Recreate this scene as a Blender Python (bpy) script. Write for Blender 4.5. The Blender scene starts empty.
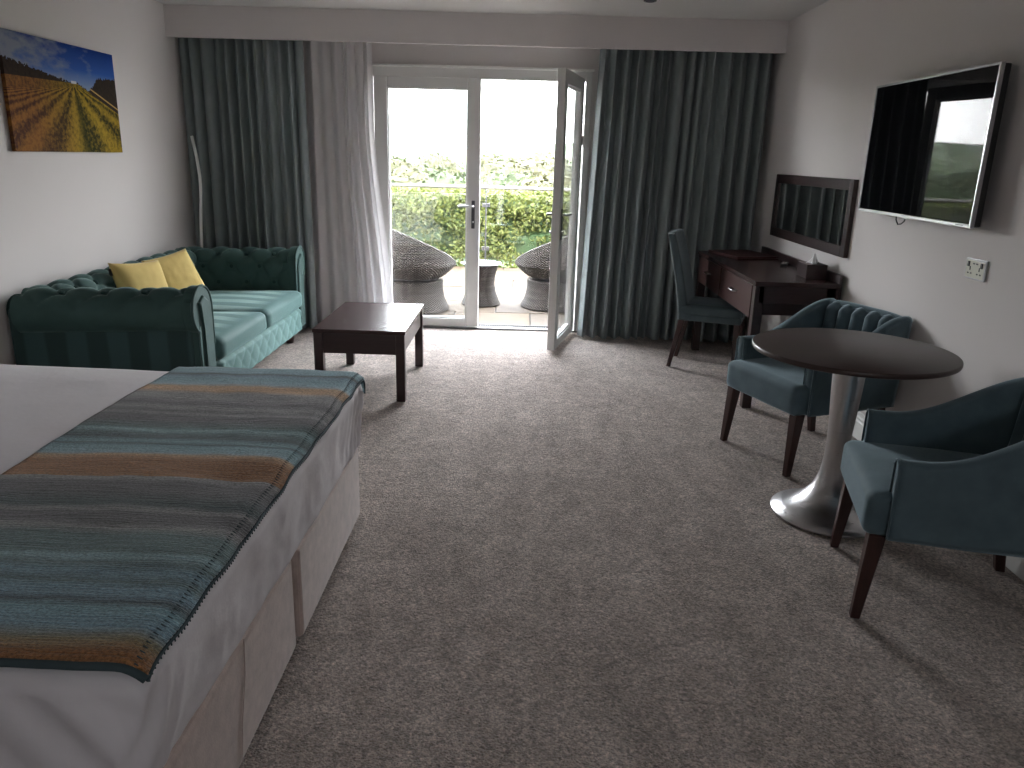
import bpy, bmesh, math, random
from mathutils import Vector, Matrix, noise as mnoise
import numpy as np
PI = math.pi
random.seed(7); RNG = np.random.default_rng(7)
SC = bpy.context.scene
COL = SC.collection

# ------------------------------------------------------------------ camera
F_PX, PITCH, ROLL, YAW, CAM_H = 771.455, 0.28674641, 0.0282762, 0.0084969, 1.45
fwd = Vector((-math.sin(YAW)*math.cos(PITCH), math.cos(YAW)*math.cos(PITCH), -math.sin(PITCH)))
rgt = Vector((math.cos(YAW), math.sin(YAW), 0)); up = rgt.cross(fwd)
r2 = rgt*math.cos(ROLL) + up*math.sin(ROLL); u2 = -rgt*math.sin(ROLL) + up*math.cos(ROLL)
cam = bpy.data.cameras.new('camera'); camo = bpy.data.objects.new('camera', cam); COL.objects.link(camo)
M = Matrix((r2, u2, -fwd)).transposed().to_4x4(); M.translation = Vector((0, 0, CAM_H))
camo.matrix_world = M
cam.sensor_width = 36; cam.lens = F_PX/1024*36; cam.clip_start = .05; cam.clip_end = 3000
SC.camera = camo

# ------------------------------------------------------------------ world, sun, exposure
SKY_STRENGTH = 23.0
SUN_STRENGTH = 16.0
SC.view_settings.view_transform = 'Standard'; SC.view_settings.look = 'None'
SC.view_settings.gamma = 1.0; SC.view_settings.use_curve_mapping = False
SC.view_settings.exposure = 0.5
try:
    SC.cycles.max_bounces = 14; SC.cycles.diffuse_bounces = 8; SC.cycles.glossy_bounces = 5
    SC.cycles.transparent_max_bounces = 16
except Exception: pass
w = bpy.data.worlds.new('hazy_sky'); SC.world = w; w.use_nodes = True
nt = w.node_tree; nt.nodes.clear()
tc = nt.nodes.new('ShaderNodeTexCoord'); sp = nt.nodes.new('ShaderNodeSeparateXYZ'); nt.links.new(tc.outputs['Generated'], sp.inputs[0])
rp = nt.nodes.new('ShaderNodeValToRGB'); nt.links.new(sp.outputs['Z'], rp.inputs[0])
rp.color_ramp.elements[0].position = 0.0; rp.color_ramp.elements[0].color = (.93, .93, .93, 1)
rp.color_ramp.elements[1].position = .7; rp.color_ramp.elements[1].color = (.80, .86, .94, 1)
bg = nt.nodes.new('ShaderNodeBackground'); bg.inputs[1].default_value = SKY_STRENGTH; nt.links.new(rp.outputs[0], bg.inputs[0])
wo = nt.nodes.new('ShaderNodeOutputWorld'); nt.links.new(bg.outputs[0], wo.inputs[0])
def light(name, kind, loc, **kw):
    l = bpy.data.lights.new(name, kind); o = bpy.data.objects.new(name, l); COL.objects.link(o); o.location = loc
    for k, v in kw.items(): setattr(l, k, v)
    return o
sun = light('sun', 'SUN', (0, -10, 30), energy=SUN_STRENGTH, angle=math.radians(3), color=(1, .95, .86))
sun.rotation_euler = Vector((.25, .62, -1.0)).to_track_quat('-Z', 'Y').to_euler()
# portals (no light of their own): they guide the sky sampling to the open door
def portal(name, loc, rot, sx, sy):
    o = light(name, 'AREA', loc, shape='RECTANGLE', size=sx, size_y=sy); o.rotation_euler = rot
    o.data.cycles.is_portal = True
portal('door_portal', (-.38, 6.72, 1.08), (-PI/2, 0, 0), 1.75, 2.15)
portal('fill_window_portal', (.625, -1.66, 1.65), (PI/2, 0, 0), .55, .40)  # serves the added fill window in the near wall

# ------------------------------------------------------------------ helpers
def link(name, me, mat=None, parent=None, smooth=False):
    o = bpy.data.objects.new(name, me); COL.objects.link(o)
    if mat is not None and not me.materials: me.materials.append(mat)
    if parent is not None: o.parent = parent
    if smooth: me.polygons.foreach_set('use_smooth', [True]*len(me.polygons))
    return o
def tag(o, label=None, cat=None, group=None, kind=None):
    if label: o['label'] = label
    if cat: o['category'] = cat
    if group: o['group'] = group
    if kind: o['kind'] = kind
    return o
def empty(name, loc=(0, 0, 0), rz=0, label=None, cat=None, group=None, kind=None):
    o = bpy.data.objects.new(name, None); COL.objects.link(o); o.location = loc; o.rotation_euler = (0, 0, rz)
    o.empty_display_size = .1
    return tag(o, label, cat, group, kind)
def bm_obj(name, bm, mat, parent=None, smooth=False):
    bmesh.ops.recalc_face_normals(bm, faces=bm.faces[:])
    me = bpy.data.meshes.new(name); bm.to_mesh(me); bm.free()
    return link(name, me, mat, parent, smooth)
def add_box(bm, x0, x1, y0, y1, z0, z1, bev=0, seg=2):
    vs = [bm.verts.new(p) for p in ((x0,y0,z0),(x1,y0,z0),(x1,y1,z0),(x0,y1,z0),(x0,y0,z1),(x1,y0,z1),(x1,y1,z1),(x0,y1,z1))]
    fs = [bm.faces.new([vs[i] for i in f]) for f in ((0,3,2,1),(4,5,6,7),(0,1,5,4),(1,2,6,5),(2,3,7,6),(3,0,4,7))]
    if bev:
        es = list({e for f in fs for e in f.edges})
        bmesh.ops.bevel(bm, geom=es, offset=bev, segments=seg, profile=.5, affect='EDGES')
def box(name, x0, x1, y0, y1, z0, z1, mat, parent=None, bev=.003, seg=2, smooth=False):
    bm = bmesh.new(); add_box(bm, x0, x1, y0, y1, z0, z1, bev, seg)
    return bm_obj(name, bm, mat, parent, smooth)
def tube_into(bm, pts, r, n=10, cap=True):
    pts = [Vector(p) for p in pts]; rings = []
    rr = r if isinstance(r, (list, tuple)) else [r]*len(pts)
    ref = Vector((0.123, 0.456, .88))
    for i, p in enumerate(pts):
        t = (pts[min(i+1, len(pts)-1)] - pts[max(i-1, 0)]).normalized()
        a = t.cross(ref)
        if a.length < .05: a = t.cross(Vector((1, 0, 0)))
        a.normalize(); b = t.cross(a)
        rings.append([bm.verts.new(p + a*math.cos(2*PI*k/n)*rr[i] + b*math.sin(2*PI*k/n)*rr[i]) for k in range(n)])
    for A, B in zip(rings, rings[1:]):
        for k in range(n): bm.faces.new((A[k], A[(k+1) % n], B[(k+1) % n], B[k]))
    if cap: bm.faces.new(rings[0][::-1]); bm.faces.new(rings[-1])
def tube(name, pts, r, mat, parent=None, n=10):
    bm = bmesh.new(); tube_into(bm, pts, r, n); return bm_obj(name, bm, mat, parent, True)
def lathe(name, prof, mat, parent=None, n=48, smooth=True, cx=0, cy=0):
    bm = bmesh.new(); rings = []
    for r, z in prof:
        if r < 1e-5: rings.append([bm.verts.new((cx, cy, z))])
        else: rings.append([bm.verts.new((cx + r*math.cos(2*PI*k/n), cy + r*math.sin(2*PI*k/n), z)) for k in range(n)])
    for A, B in zip(rings, rings[1:]):
        for k in range(n):
            a = A[k % len(A)], A[(k+1) % len(A)]; b = B[k % len(B)], B[(k+1) % len(B)]
            if len(A) == 1 and len(B) == 1: continue
            if len(A) == 1: bm.faces.new((a[0], b[1], b[0]))
            elif len(B) == 1: bm.faces.new((a[0], a[1], b[0]))
            else: bm.faces.new((a[0], a[1], b[1], b[0]))
    return bm_obj(name, bm, mat, parent, smooth)
def grid_mesh(name, fn, nu, nv, mat, parent=None, smooth=True, closeu=False, capv=False):
    """fn(i/nu, j/nv) -> point"""
    V = []; Fc = []
    mu = nu if closeu else nu+1
    for j in range(nv+1):
        for i in range(mu): V.append(tuple(fn(i/nu, j/nv)))
    for j in range(nv):
        for i in range(nu):
            a = j*mu + i; b = j*mu + (i+1) % mu
            Fc.append((a, b, b+mu, a+mu))
    if capv and closeu:
        Fc.append(tuple(range(mu))[::-1]); Fc.append(tuple(nv*mu + i for i in range(mu)))
    me = bpy.data.meshes.new(name); me.from_pydata(V, [], Fc); me.update()
    bm = bmesh.new(); bm.from_mesh(me); bmesh.ops.recalc_face_normals(bm, faces=bm.faces[:]); bm.to_mesh(me); bm.free()
    return link(name, me, mat, parent, smooth)
def solid(o, th, off=0):
    m = o.modifiers.new('thickness', 'SOLIDIFY'); m.thickness = th; m.offset = off
    return o
def copy_obj(o, parent=None):
    c = o.copy(); COL.objects.link(c); c.parent = parent
    return c
def copy_tree(o, parent=None):
    c = copy_obj(o, parent)
    for ch in list(o.children): copy_tree(ch, c)
    return c
def prism(name, poly, axis, a0, a1, mat, parent=None, bev=0, smooth=False):
    """poly in the two other axes, extruded along axis ('x' -> (y,z), 'y' -> (x,z), 'z' -> (x,y))"""
    def P(p, a): return {'x': (a, p[0], p[1]), 'y': (p[0], a, p[1]), 'z': (p[0], p[1], a)}[axis]
    bm = bmesh.new()
    A = [bm.verts.new(P(p, a0)) for p in poly]; B = [bm.verts.new(P(p, a1)) for p in poly]
    n = len(poly); f0 = bm.faces.new(A[::-1]); f1 = bm.faces.new(B)
    for k in range(n): bm.faces.new((A[k], A[(k+1) % n], B[(k+1) % n], B[k]))
    if bev: bmesh.ops.bevel(bm, geom=list(f0.edges)+list(f1.edges), offset=bev, segments=2, profile=.5, affect='EDGES')
    return bm_obj(name, bm, mat, parent, smooth)
def leg_taper(name, top, bot, st, sb, mat, parent):
    """square tapering leg between two centre points (half sizes st, sb)"""
    bm = bmesh.new(); r = []
    for c, s in ((bot, sb), (top, st)):
        r.append([bm.verts.new((c[0]+dx*s, c[1]+dy*s, c[2])) for dx, dy in ((-1,-1),(1,-1),(1,1),(-1,1))])
    bm.faces.new(r[0][::-1]); bm.faces.new(r[1])
    for k in range(4): bm.faces.new((r[0][k], r[0][(k+1) % 4], r[1][(k+1) % 4], r[1][k]))
    bmesh.ops.bevel(bm, geom=bm.edges[:], offset=.003, segments=1, affect='EDGES')
    return bm_obj(name, bm, mat, parent)
def fbm(x, y, z=0, sc=1, o=3):
    return mnoise.fractal(Vector((x*sc, y*sc, z*sc)), 1.0, 2.0, o)
def sstep(a, b, x):
    t = min(1, max(0, (x-a)/(b-a))); return t*t*(3-2*t)

# ------------------------------------------------------------------ materials
class NT:
    def __init__(s, name):
        s.m = bpy.data.materials.new(name); s.m.use_nodes = True; s.t = s.m.node_tree; s.t.nodes.clear()
        s.out = s.n('ShaderNodeOutputMaterial')
    def n(s, ty, **kw):
        nd = s.t.nodes.new(ty)
        for k, v in kw.items(): setattr(nd, k, v)
        return nd
    def l(s, a, b): s.t.links.new(a, b)
    def coord(s, which='Object', scale=(1,1,1), loc=(0,0,0)):
        c = s.n('ShaderNodeTexCoord'); m = s.n('ShaderNodeMapping'); m.inputs['Scale'].default_value = scale; m.inputs['Location'].default_value = loc
        s.l(c.outputs[which], m.inputs[0]); return m.outputs[0]
    def noise(s, vec, scale, detail=3, rough=.55, dist=0):
        nd = s.n('ShaderNodeTexNoise'); nd.inputs['Scale'].default_value = scale; nd.inputs['Detail'].default_value = detail
        nd.inputs['Roughness'].default_value = rough; nd.inputs['Distortion'].default_value = dist; s.l(vec, nd.inputs['Vector']); return nd.outputs['Fac']
    def ramp(s, fac, stops, interp='LINEAR'):
        r = s.n('ShaderNodeValToRGB'); s.l(fac, r.inputs[0]); cr = r.color_ramp; cr.interpolation = interp
        while len(cr.elements) < len(stops): cr.elements.new(.5)
        for e, (p, c) in zip(cr.elements, stops): e.position = p; e.color = (*c, 1) if len(c) == 3 else c
        return r.outputs[0]
    def mix(s, fac, a, b, mode='MIX'):
        m = s.n('ShaderNodeMix', data_type='RGBA', blend_type=mode)
        for sock, v in ((m.inputs[0], fac), (m.inputs[6], a), (m.inputs[7], b)):
            if isinstance(v, (int, float)): sock.default_value = v
            elif isinstance(v, tuple): sock.default_value = (*v, 1) if len(v) == 3 else v
            else: s.l(v, sock)
        return m.outputs[2]
    def math(s, op, a, b=0, c=None):
        m = s.n('ShaderNodeMath', operation=op)
        for i, v in enumerate((a, b) + ((c,) if c is not None else ())):
            if isinstance(v, (int, float)): m.inputs[i].default_value = v
            else: s.l(v, m.inputs[i])
        return m.outputs[0]
    def sep(s, vec):
        x = s.n('ShaderNodeSeparateXYZ'); s.l(vec, x.inputs[0]); return x.outputs
    def pbsdf(s, color, rough=.5, metal=0, spec=.5, sheen=0, bump=None, bstr=.3, bdist=.01, coat=0, **kw):
        p = s.n('ShaderNodeBsdfPrincipled')
        for nm, v in (('Base Color', color), ('Roughness', rough), ('Metallic', metal), ('Specular IOR Level', spec), ('Sheen Weight', sheen), ('Coat Weight', coat)):
            if isinstance(v, (int, float)): p.inputs[nm].default_value = v
            elif isinstance(v, tuple): p.inputs[nm].default_value = (*v, 1)
            else: s.l(v, p.inputs[nm])
        for k, v in kw.items(): p.inputs[k].default_value = v
        if bump is not None:
            b = s.n('ShaderNodeBump'); b.inputs['Strength'].default_value = bstr; b.inputs['Distance'].default_value = bdist
            s.l(bump, b.inputs['Height']); s.l(b.outputs[0], p.inputs['Normal'])
        return p
    def done(s, sh): s.l(sh.outputs[0], s.out.inputs[0]); return s.m
def m_plain(name, c, rough=.5, metal=0, var=.12, sc=8, **kw):
    t = NT(name); v = t.coord(); f = t.noise(v, sc, 4)
    col = t.mix(f, tuple(x*(1-var) for x in c), tuple(min(1, x*(1+var)) for x in c))
    return t.done(t.pbsdf(col, rough, metal, **kw))
def m_paint(name, c, var=.03, bstr=.15):
    t = NT(name); v = t.coord(); f = t.noise(v, 1.3, 3); g = t.noise(v, 160, 2)
    col = t.mix(f, tuple(x*(1-var) for x in c), tuple(min(1, x*(1+var)) for x in c))
    return t.done(t.pbsdf(col, .75, spec=.25, bump=g, bstr=bstr, bdist=.002))
def m_fabric(name, c, var=.2, wsc=420, sheen=.3, rough=.85, mot=9, c2=None, bstr=.35):
    t = NT(name); v = t.coord(); f = t.noise(v, mot, 4); g = t.noise(v, wsc, 2)
    col = t.mix(f, tuple(x*(1-var) for x in c), c2 or tuple(min(1, x*(1+var)) for x in c))
    p = t.pbsdf(col, rough, spec=.2, sheen=sheen, bump=g, bstr=bstr, bdist=.002); p.inputs['Sheen Roughness'].default_value = .35
    p.inputs['Sheen Tint'].default_value = (min(1, c[0]*3+.25), min(1, c[1]*3+.25), min(1, c[2]*3+.25), 1)
    return t.done(p)
def m_wood(name, c1, c2, rough=.35, axis=(1, 12, 12), coat=.0):
    t = NT(name); v = t.coord(scale=axis); f = t.noise(v, 6, 5, .6, .6); g = t.noise(v, 30, 3)
    col = t.ramp(f, [(.3, c1), (.7, c2)])
    return t.done(t.pbsdf(col, rough, spec=.5, bump=g, bstr=.08, bdist=.002, coat=coat))
def m_glass(name, tint=(1, 1, 1), refl=1.0):
    t = NT(name); tr = t.n('ShaderNodeBsdfTransparent'); tr.inputs[0].default_value = (*tint, 1)
    gl = t.n('ShaderNodeBsdfGlossy'); gl.inputs['Roughness'].default_value = .01
    fr = t.n('ShaderNodeLayerWeight'); fr.inputs[0].default_value = .5
    f = t.math('MULTIPLY_ADD', t.math('POWER', fr.outputs['Facing'], 5.0), .9*refl, .035*refl)
    mx = t.n('ShaderNodeMixShader'); t.l(f, mx.inputs[0]); t.l(tr.outputs[0], mx.inputs[1]); t.l(gl.outputs[0], mx.inputs[2])
    return t.done(mx)

MAT = {}
MAT['wall'] = m_paint('wall_paint', (.66, .625, .615))
MAT['ceiling'] = m_paint('ceiling_paint', (.60, .59, .575))
MAT['pelmet'] = m_paint('pelmet_paint', (.66, .62, .615))
MAT['skirting'] = m_plain('skirting_gloss', (.78, .77, .75), .35, var=.02)
MAT['upvc'] = m_plain('white_upvc', (.64, .635, .62), .35, var=.02)
MAT['gasket'] = m_plain('black_gasket', (.03, .03, .03), .6)
MAT['chrome'] = m_plain('satin_metal', (.55, .55, .56), .28, 1, var=.03)
MAT['darkmetal'] = m_plain('dark_handle_metal', (.10, .10, .11), .35, .9, var=.05)
MAT['glass'] = m_glass('window_glass', (.97, .98, .98))
MAT['wood'] = m_wood('dark_mahogany', (.018, .0075, .0075), (.032, .0125, .012), .33)
MAT['woodtop'] = m_wood('mahogany_top', (.026, .010, .010), (.042, .017, .016), .26)
MAT['drawer'] = m_wood('drawer_mahogany', (.04, .016, .015), (.062, .026, .024), .3)
MAT['tabletop'] = m_wood('walnut_laminate', (.035, .020, .018), (.055, .032, .028), .36, (1, 10, 10))
MAT['legwood'] = m_wood('red_brown_leg', (.028, .009, .008), (.05, .017, .014), .3, (12, 12, 1))
MAT['curtain'] = m_fabric('grey_teal_curtain', (.215, .245, .25), .12, 300, .15, .8, 4)
MAT['armchair'] = m_fabric('steel_teal_velvet', (.088, .13, .152), .32, 380, .85, .75, 12)
MAT['deskchair'] = m_fabric('slate_teal_velvet', (.09, .122, .136), .25, 380, .8, .75, 12)
MAT['sofa'] = m_fabric('green_teal_velvet', (.046, .092, .086), .24, 380, .75, .7, 8)
MAT['sofa_panel'] = m_fabric('pale_teal_velvet', (.11, .205, .198), .15, 380, .55, .7, 8)
MAT['button'] = m_fabric('button_velvet', (.018, .05, .047), .1, 300, .2, .8)
MAT['yellow'] = m_fabric('mustard_cushion_cloth', (.70, .53, .20), .1, 260, .2, .85, 6)
MAT['divan'] = m_fabric('beige_crushed_velvet', (.47, .375, .34), .34, 200, .5, .7, 26)
MAT['grey_chip'] = m_plain('grey_plastic', (.5, .5, .5), .4)
MAT['black'] = m_plain('black_plastic', (.012, .012, .013), .4)
MAT['white'] = m_plain('white_plastic', (.8, .8, .78), .4, var=.03)
MAT['tissue'] = m_fabric('white_tissue', (.85, .85, .85), .03, 200, 0, .9)
MAT['leather'] = m_fabric('maroon_leatherette', (.05, .014, .014), .15, 250, 0, .45)
MAT['silver'] = m_plain('silver_bezel', (.42, .42, .43), .3, .85, var=.03)

def carpet():
    t = NT('taupe_carpet'); v = t.coord()
    big = t.noise(v, 1.1, 4, .6, .5); mid = t.noise(v, 9, 4, .65); fine = t.noise(v, 130, 4, .75); tuft = t.n('ShaderNodeTexVoronoi'); tuft.inputs['Scale'].default_value = 165
    t.l(v, tuft.inputs['Vector'])
    a = t.mix(t.ramp(big, [(.35, (0, 0, 0)), (.65, (1, 1, 1))]), (.60, .505, .455), (.70, .60, .545))
    b = t.mix(t.ramp(mid, [(.38, (0, 0, 0)), (.62, (1, 1, 1))]), t.mix(1.0, a, (.80, .785, .77), 'MULTIPLY'), a)
    vc = t.n('ShaderNodeTexVoronoi'); vc.inputs['Scale'].default_value = 105; t.l(v, vc.inputs['Vector'])
    tone = t.ramp(t.sep(vc.outputs['Color'])[0], [(.0, (.66,)*3), (.5, (1.0,)*3), (1.0, (1.28,)*3)])
    b = t.mix(1.0, b, tone, 'MULTIPLY')
    streak = t.noise(t.coord(scale=(3.2, .8, 1)), 2.4, 4, .6, .8)
    b = t.mix(1.0, b, t.ramp(streak, [(.36, (.86, .855, .85)), (.62, (1.06,)*3)]), 'MULTIPLY')
    m = t.mix(1.0, b, t.ramp(fine, [(.34, (.42,)*3), (.66, (1.30,)*3)]), 'MULTIPLY')
    h = t.math('ADD', t.math('MULTIPLY', tuft.outputs['Distance'], -1.2), t.math('ADD', t.math('MULTIPLY', fine, 1.3), t.math('MULTIPLY', mid, 1.8)))
    p = t.pbsdf(m, .95, spec=.05, sheen=.25, bump=h, bstr=.9, bdist=.012)
    return t.done(p)
MAT['carpet'] = carpet()
def sheer():
    t = NT('white_voile'); tr = t.n('ShaderNodeBsdfTransparent'); df = t.n('ShaderNodeBsdfDiffuse'); tl = t.n('ShaderNodeBsdfTranslucent')
    df.inputs[0].default_value = (.84, .82, .82, 1); tl.inputs[0].default_value = (.84, .83, .84, 1); tr.inputs[0].default_value = (.95, .94, .96, 1)
    m1 = t.n('ShaderNodeMixShader'); m1.inputs[0].default_value = .45; t.l(df.outputs[0], m1.inputs[1]); t.l(tl.outputs[0], m1.inputs[2])
    lw = t.n('ShaderNodeLayerWeight'); lw.inputs[0].default_value = .35
    f = t.math('ADD', t.math('MULTIPLY', lw.outputs['Facing'], .15), .78)
    m2 = t.n('ShaderNodeMixShader'); t.l(f, m2.inputs[0]); t.l(tr.outputs[0], m2.inputs[1]); t.l(m1.outputs[0], m2.inputs[2])
    return t.done(m2)
MAT['sheer'] = sheer()
def sheet_mat():
    t = NT('white_striped_satin_sheet'); v = t.coord(); x, y, z = t.sep(v)
    ws = t.n('ShaderNodeTexWave', wave_type='BANDS', bands_direction='Y'); ws.inputs['Scale'].default_value = 26; t.l(v, ws.inputs['Vector'])
    n = t.noise(v, 3, 3); col = t.mix(n, (.70, .67, .71), (.78, .75, .78))
    col = t.mix(t.math('MULTIPLY', ws.outputs['Fac'], .10), col, (.60, .58, .61))
    return t.done(t.pbsdf(col, .6, spec=.3, sheen=.15, bump=t.noise(v, 14, 4), bstr=.25, bdist=.01))
MAT['sheet'] = sheet_mat()
def throw_mat():
    t = NT('striped_wool_throw'); v = t.coord(); x, y, z = t.sep(v)
    wob = t.noise(t.coord(scale=(1.6, 5, 1)), 2.2, 3); wob2 = t.noise(t.coord(scale=(3, 40, 1)), 2.0, 3)
    yy = t.math('ADD', y, t.math('ADD', t.math('MULTIPLY_ADD', wob, .035, -.0175), t.math('MULTIPLY_ADD', wob2, .018, -.009)))
    fac = t.math('DIVIDE', t.math('SUBTRACT', yy, 1.02), 1.98)
    teal = (.145, .235, .255); pale = (.20, .285, .30); grn = (.085, .125, .12); dk = (.05, .068, .07); brn = (.23, .105, .042); tan = (.36, .225, .125)
    gry = (.20, .185, .18); dgr = (.105, .10, .10); oli = (.14, .11, .05); chr_ = (.018, .02, .022); blu = (.13, .20, .235)
    st = [(1.045, chr_), (1.06, oli), (1.075, brn), (1.125, brn), (1.155, oli), (1.19, blu), (1.25, teal), (1.275, dk), (1.30, blu), (1.325, blu), (1.345, grn),
          (1.375, blu), (1.405, grn), (1.44, pale), (1.455, grn), (1.53, grn), (1.57, gry), (1.59, dgr), (1.64, dgr), (1.65, gry), (1.68, dk), (1.75, dgr), (1.80, dgr), (1.83, gry)]
    st2 = [(1.85, brn), (1.95, brn), (1.985, tan), (2.0, pale), (2.06, teal), (2.075, dk), (2.09, teal), (2.13, dk), (2.17, grn), (2.2, pale), (2.215, grn), (2.29, dgr), (2.33, dgr), (2.345, gry),
           (2.37, dgr), (2.41, gry), (2.45, dgr), (2.52, gry), (2.57, gry), (2.60, tan), (2.655, tan), (2.685, pale), (2.74, teal), (2.79, blu), (2.83, dk), (2.85, teal), (2.95, pale)]
    def q(L): return [((p-1.02)/1.98, (c[0]*1.55, c[1]*1.62, c[2]*1.72)) for p, c in L]
    # the ramp node holds 32 stops at most, so the cloth uses two and switches between them
    c1 = t.ramp(fac, q(st)); c2 = t.ramp(fac, q(st2))
    sw = t.math('GREATER_THAN', yy, 1.84)
    col = t.mix(sw, c1, c2)
    fuzz = t.noise(t.coord(scale=(1, 1.8, 1)), 150, 4, .7); str_ = t.noise(t.coord(scale=(2.5, 60, 1)), 3, 4)
    col = t.mix(1.0, col, t.ramp(fuzz, [(.34, (.42,)*3), (.66, (1.5,)*3)]), 'MULTIPLY')
    col = t.mix(1.0, col, t.ramp(str_, [(.3, (.78,)*3), (.7, (1.18,)*3)]), 'MULTIPLY')
    h = t.math('ADD', fuzz, t.math('MULTIPLY', str_, 1.5))
    return t.done(t.pbsdf(col, .95, spec=.05, sheen=.35, bump=h, bstr=.8, bdist=.006))
MAT['throw'] = throw_mat()
def striped(name, axis, per, c1, c2, lo=None):
    t = NT(name); v = t.coord(); xyz = t.sep(v); a = xyz[axis]
    n = t.noise(v, 2, 2)
    a = t.math('ADD', a, t.math('MULTIPLY', n, .03))
    s = t.math('SINE', t.math('MULTIPLY', a, 2*PI/per))
    f = t.math('MULTIPLY_ADD', s, .5, .5)
    f = t.ramp(f, [(.38, (0, 0, 0)), (.62, (1, 1, 1))])
    if lo is not None:
        f = t.math('MULTIPLY', f, t.ramp(t.math('SUBTRACT', xyz[0], lo), [(.0, (1, 1, 1)), (.12, (0, 0, 0))]))
    col = t.mix(f, c1, c2); g = t.noise(v, 380, 2)
    p = t.pbsdf(col, .68, spec=.25, sheen=.5, bump=g, bstr=.3, bdist=.002)
    p.inputs['Sheen Roughness'].default_value = .3; p.inputs['Sheen Tint'].default_value = (.6, .85, .83, 1)
    return t.done(p)
MAT['seat_stripe'] = striped('striped_seat_velvet', 1, .19, (.075, .155, .152), (.27, .40, .395), .32)
MAT['arm_stripe'] = striped('striped_arm_velvet', 0, .20, (.026, .054, .054), (.044, .088, .088))
def brushed():
    t = NT('brushed_steel'); v = t.coord(scale=(1, 1, 60)); n = t.noise(v, 12, 3)
    return t.done(t.pbsdf((.56, .55, .56), t.ramp(n, [(.3, (.27,)*3), (.7, (.33,)*3)]), 1))
MAT['steel'] = brushed()
MAT['mirror'] = m_plain('mirror_silver', (.8, .82, .82), .02, 1, var=0.005)
MAT['screen'] = m_plain('tv_screen_glass', (.004, .004, .005), .02, 0, var=.02, spec=.10)

# ------------------------------------------------------------------ the room
XL, XR, YF, YN, ZC = -2.70, 1.90, 6.60, -1.5, 2.455
OX0, OX1, OZ = -1.285, .515, 2.115      # door opening
def st(o, label, cat): return tag(o, label, cat, kind='structure')
# floor: gently uneven carpet
def floor_fn(u, v):
    x = XL + u*(XR-XL); y = YN + v*(YF+.02-YN)
    e = min(u, 1-u, v, 1-v)
    return (x, y, -.004 + (.0035*fbm(x, y, 0, 2.2) if e > .001 else 0))
fl = grid_mesh('floor', floor_fn, 92, 162, MAT['carpet'])
st(fl, 'taupe tufted wall-to-wall carpet of the hotel room', 'carpet')
st(box('wall_left', XL-.15, XL, YN-.15, YF+.3, -.1, ZC+.02, MAT['wall'], bev=0), 'plain pale grey left wall behind the green sofa', 'wall')
st(box('wall_right', XR, XR+.15, YN-.15, YF+.3, -.1, ZC+.02, MAT['wall'], bev=0), 'plain pale grey right wall carrying the television', 'wall')
st(box('ceiling', XL-.15, XR+.15, YN-.15, YF+.3, ZC, ZC+.2, MAT['ceiling'], bev=0), 'flat off-white ceiling', 'ceiling')
bm = bmesh.new()
add_box(bm, XL, OX0, YF, YF+.3, -.1, ZC); add_box(bm, OX1, XR, YF, YF+.3, -.1, ZC); add_box(bm, OX0, OX1, YF, YF+.3, OZ, ZC)
st(bm_obj('wall_far', bm, MAT['wall']), 'far wall around the glazed patio doors', 'wall')
bm = bmesh.new(); wx0, wx1, wz0, wz1 = .35, .90, 1.45, 1.85  # unseen window opening, added to brighten the foreground from behind the camera
add_box(bm, XL, wx0, YN-.15, YN, -.1, ZC); add_box(bm, wx1, XR, YN-.15, YN, -.1, ZC)
add_box(bm, wx0, wx1, YN-.15, YN, -.1, wz0); add_box(bm, wx0, wx1, YN-.15, YN, wz1, ZC)
st(bm_obj('wall_near', bm, MAT['wall']), 'near wall with a small added fill window behind the viewer', 'wall')
wn = empty('fill_window_1', (0, 0, 0)); st(wn, 'small white framed window added behind the viewer for fill light', 'window')
bm = bmesh.new()
for a in ((wx0, wx0+.05, wz0, wz1), (wx1-.05, wx1, wz0, wz1), (wx0, wx1, wz0, wz0+.05), (wx0, wx1, wz1-.05, wz1)):
    add_box(bm, a[0], a[1], YN-.12, YN-.06, a[2], a[3], .004)
bm_obj('fill_window_frame', bm, MAT['upvc'], wn)
box('pane', wx0+.05, wx1-.05, YN-.095, YN-.085, wz0+.05, wz1-.05, MAT['glass'], wn, 0)
# exterior upper wall and eaves of the building: casts the shade over the near part of the patio
rf = empty('roof', (0, 0, 0)); st(rf, 'upper storey and eaves of the building above the room', 'roof')
box('upper_wall', -5, 4.5, 6.62, 6.95, ZC+.2, 4.1, MAT['wall'], rf, 0)
box('roof_slab', -5, 4.5, YN-.6, 7.2, 4.1, 4.35, MAT['wall'], rf, 0)
box('outer_wall', -5, XL-.15, YF+.02, YF+.3, -.2, ZC+.2, MAT['wall'], rf, 0)
box('outer_wall', XR+.15, 4.5, YF+.02, YF+.3, -.2, ZC+.2, MAT['wall'], rf, 0)
# pelmet boxing
PY = 6.19
pl = empty('trim_1', (0, 0, 0)); st(pl, 'boxed pelmet running across the room above the curtains', 'pelmet')
box('pelmet_front', XL, XR, PY, PY+.03, 2.235, ZC, MAT['pelmet'], pl, .002)
box('curtain_track', XL+.02, XR-.02, 6.335, 6.365, 2.40, 2.43, MAT['white'], pl, .004)
box('curtain_track', XL+.02, XR-.02, 6.465, 6.49, 2.40, 2.43, MAT['white'], pl, .004)
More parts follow.
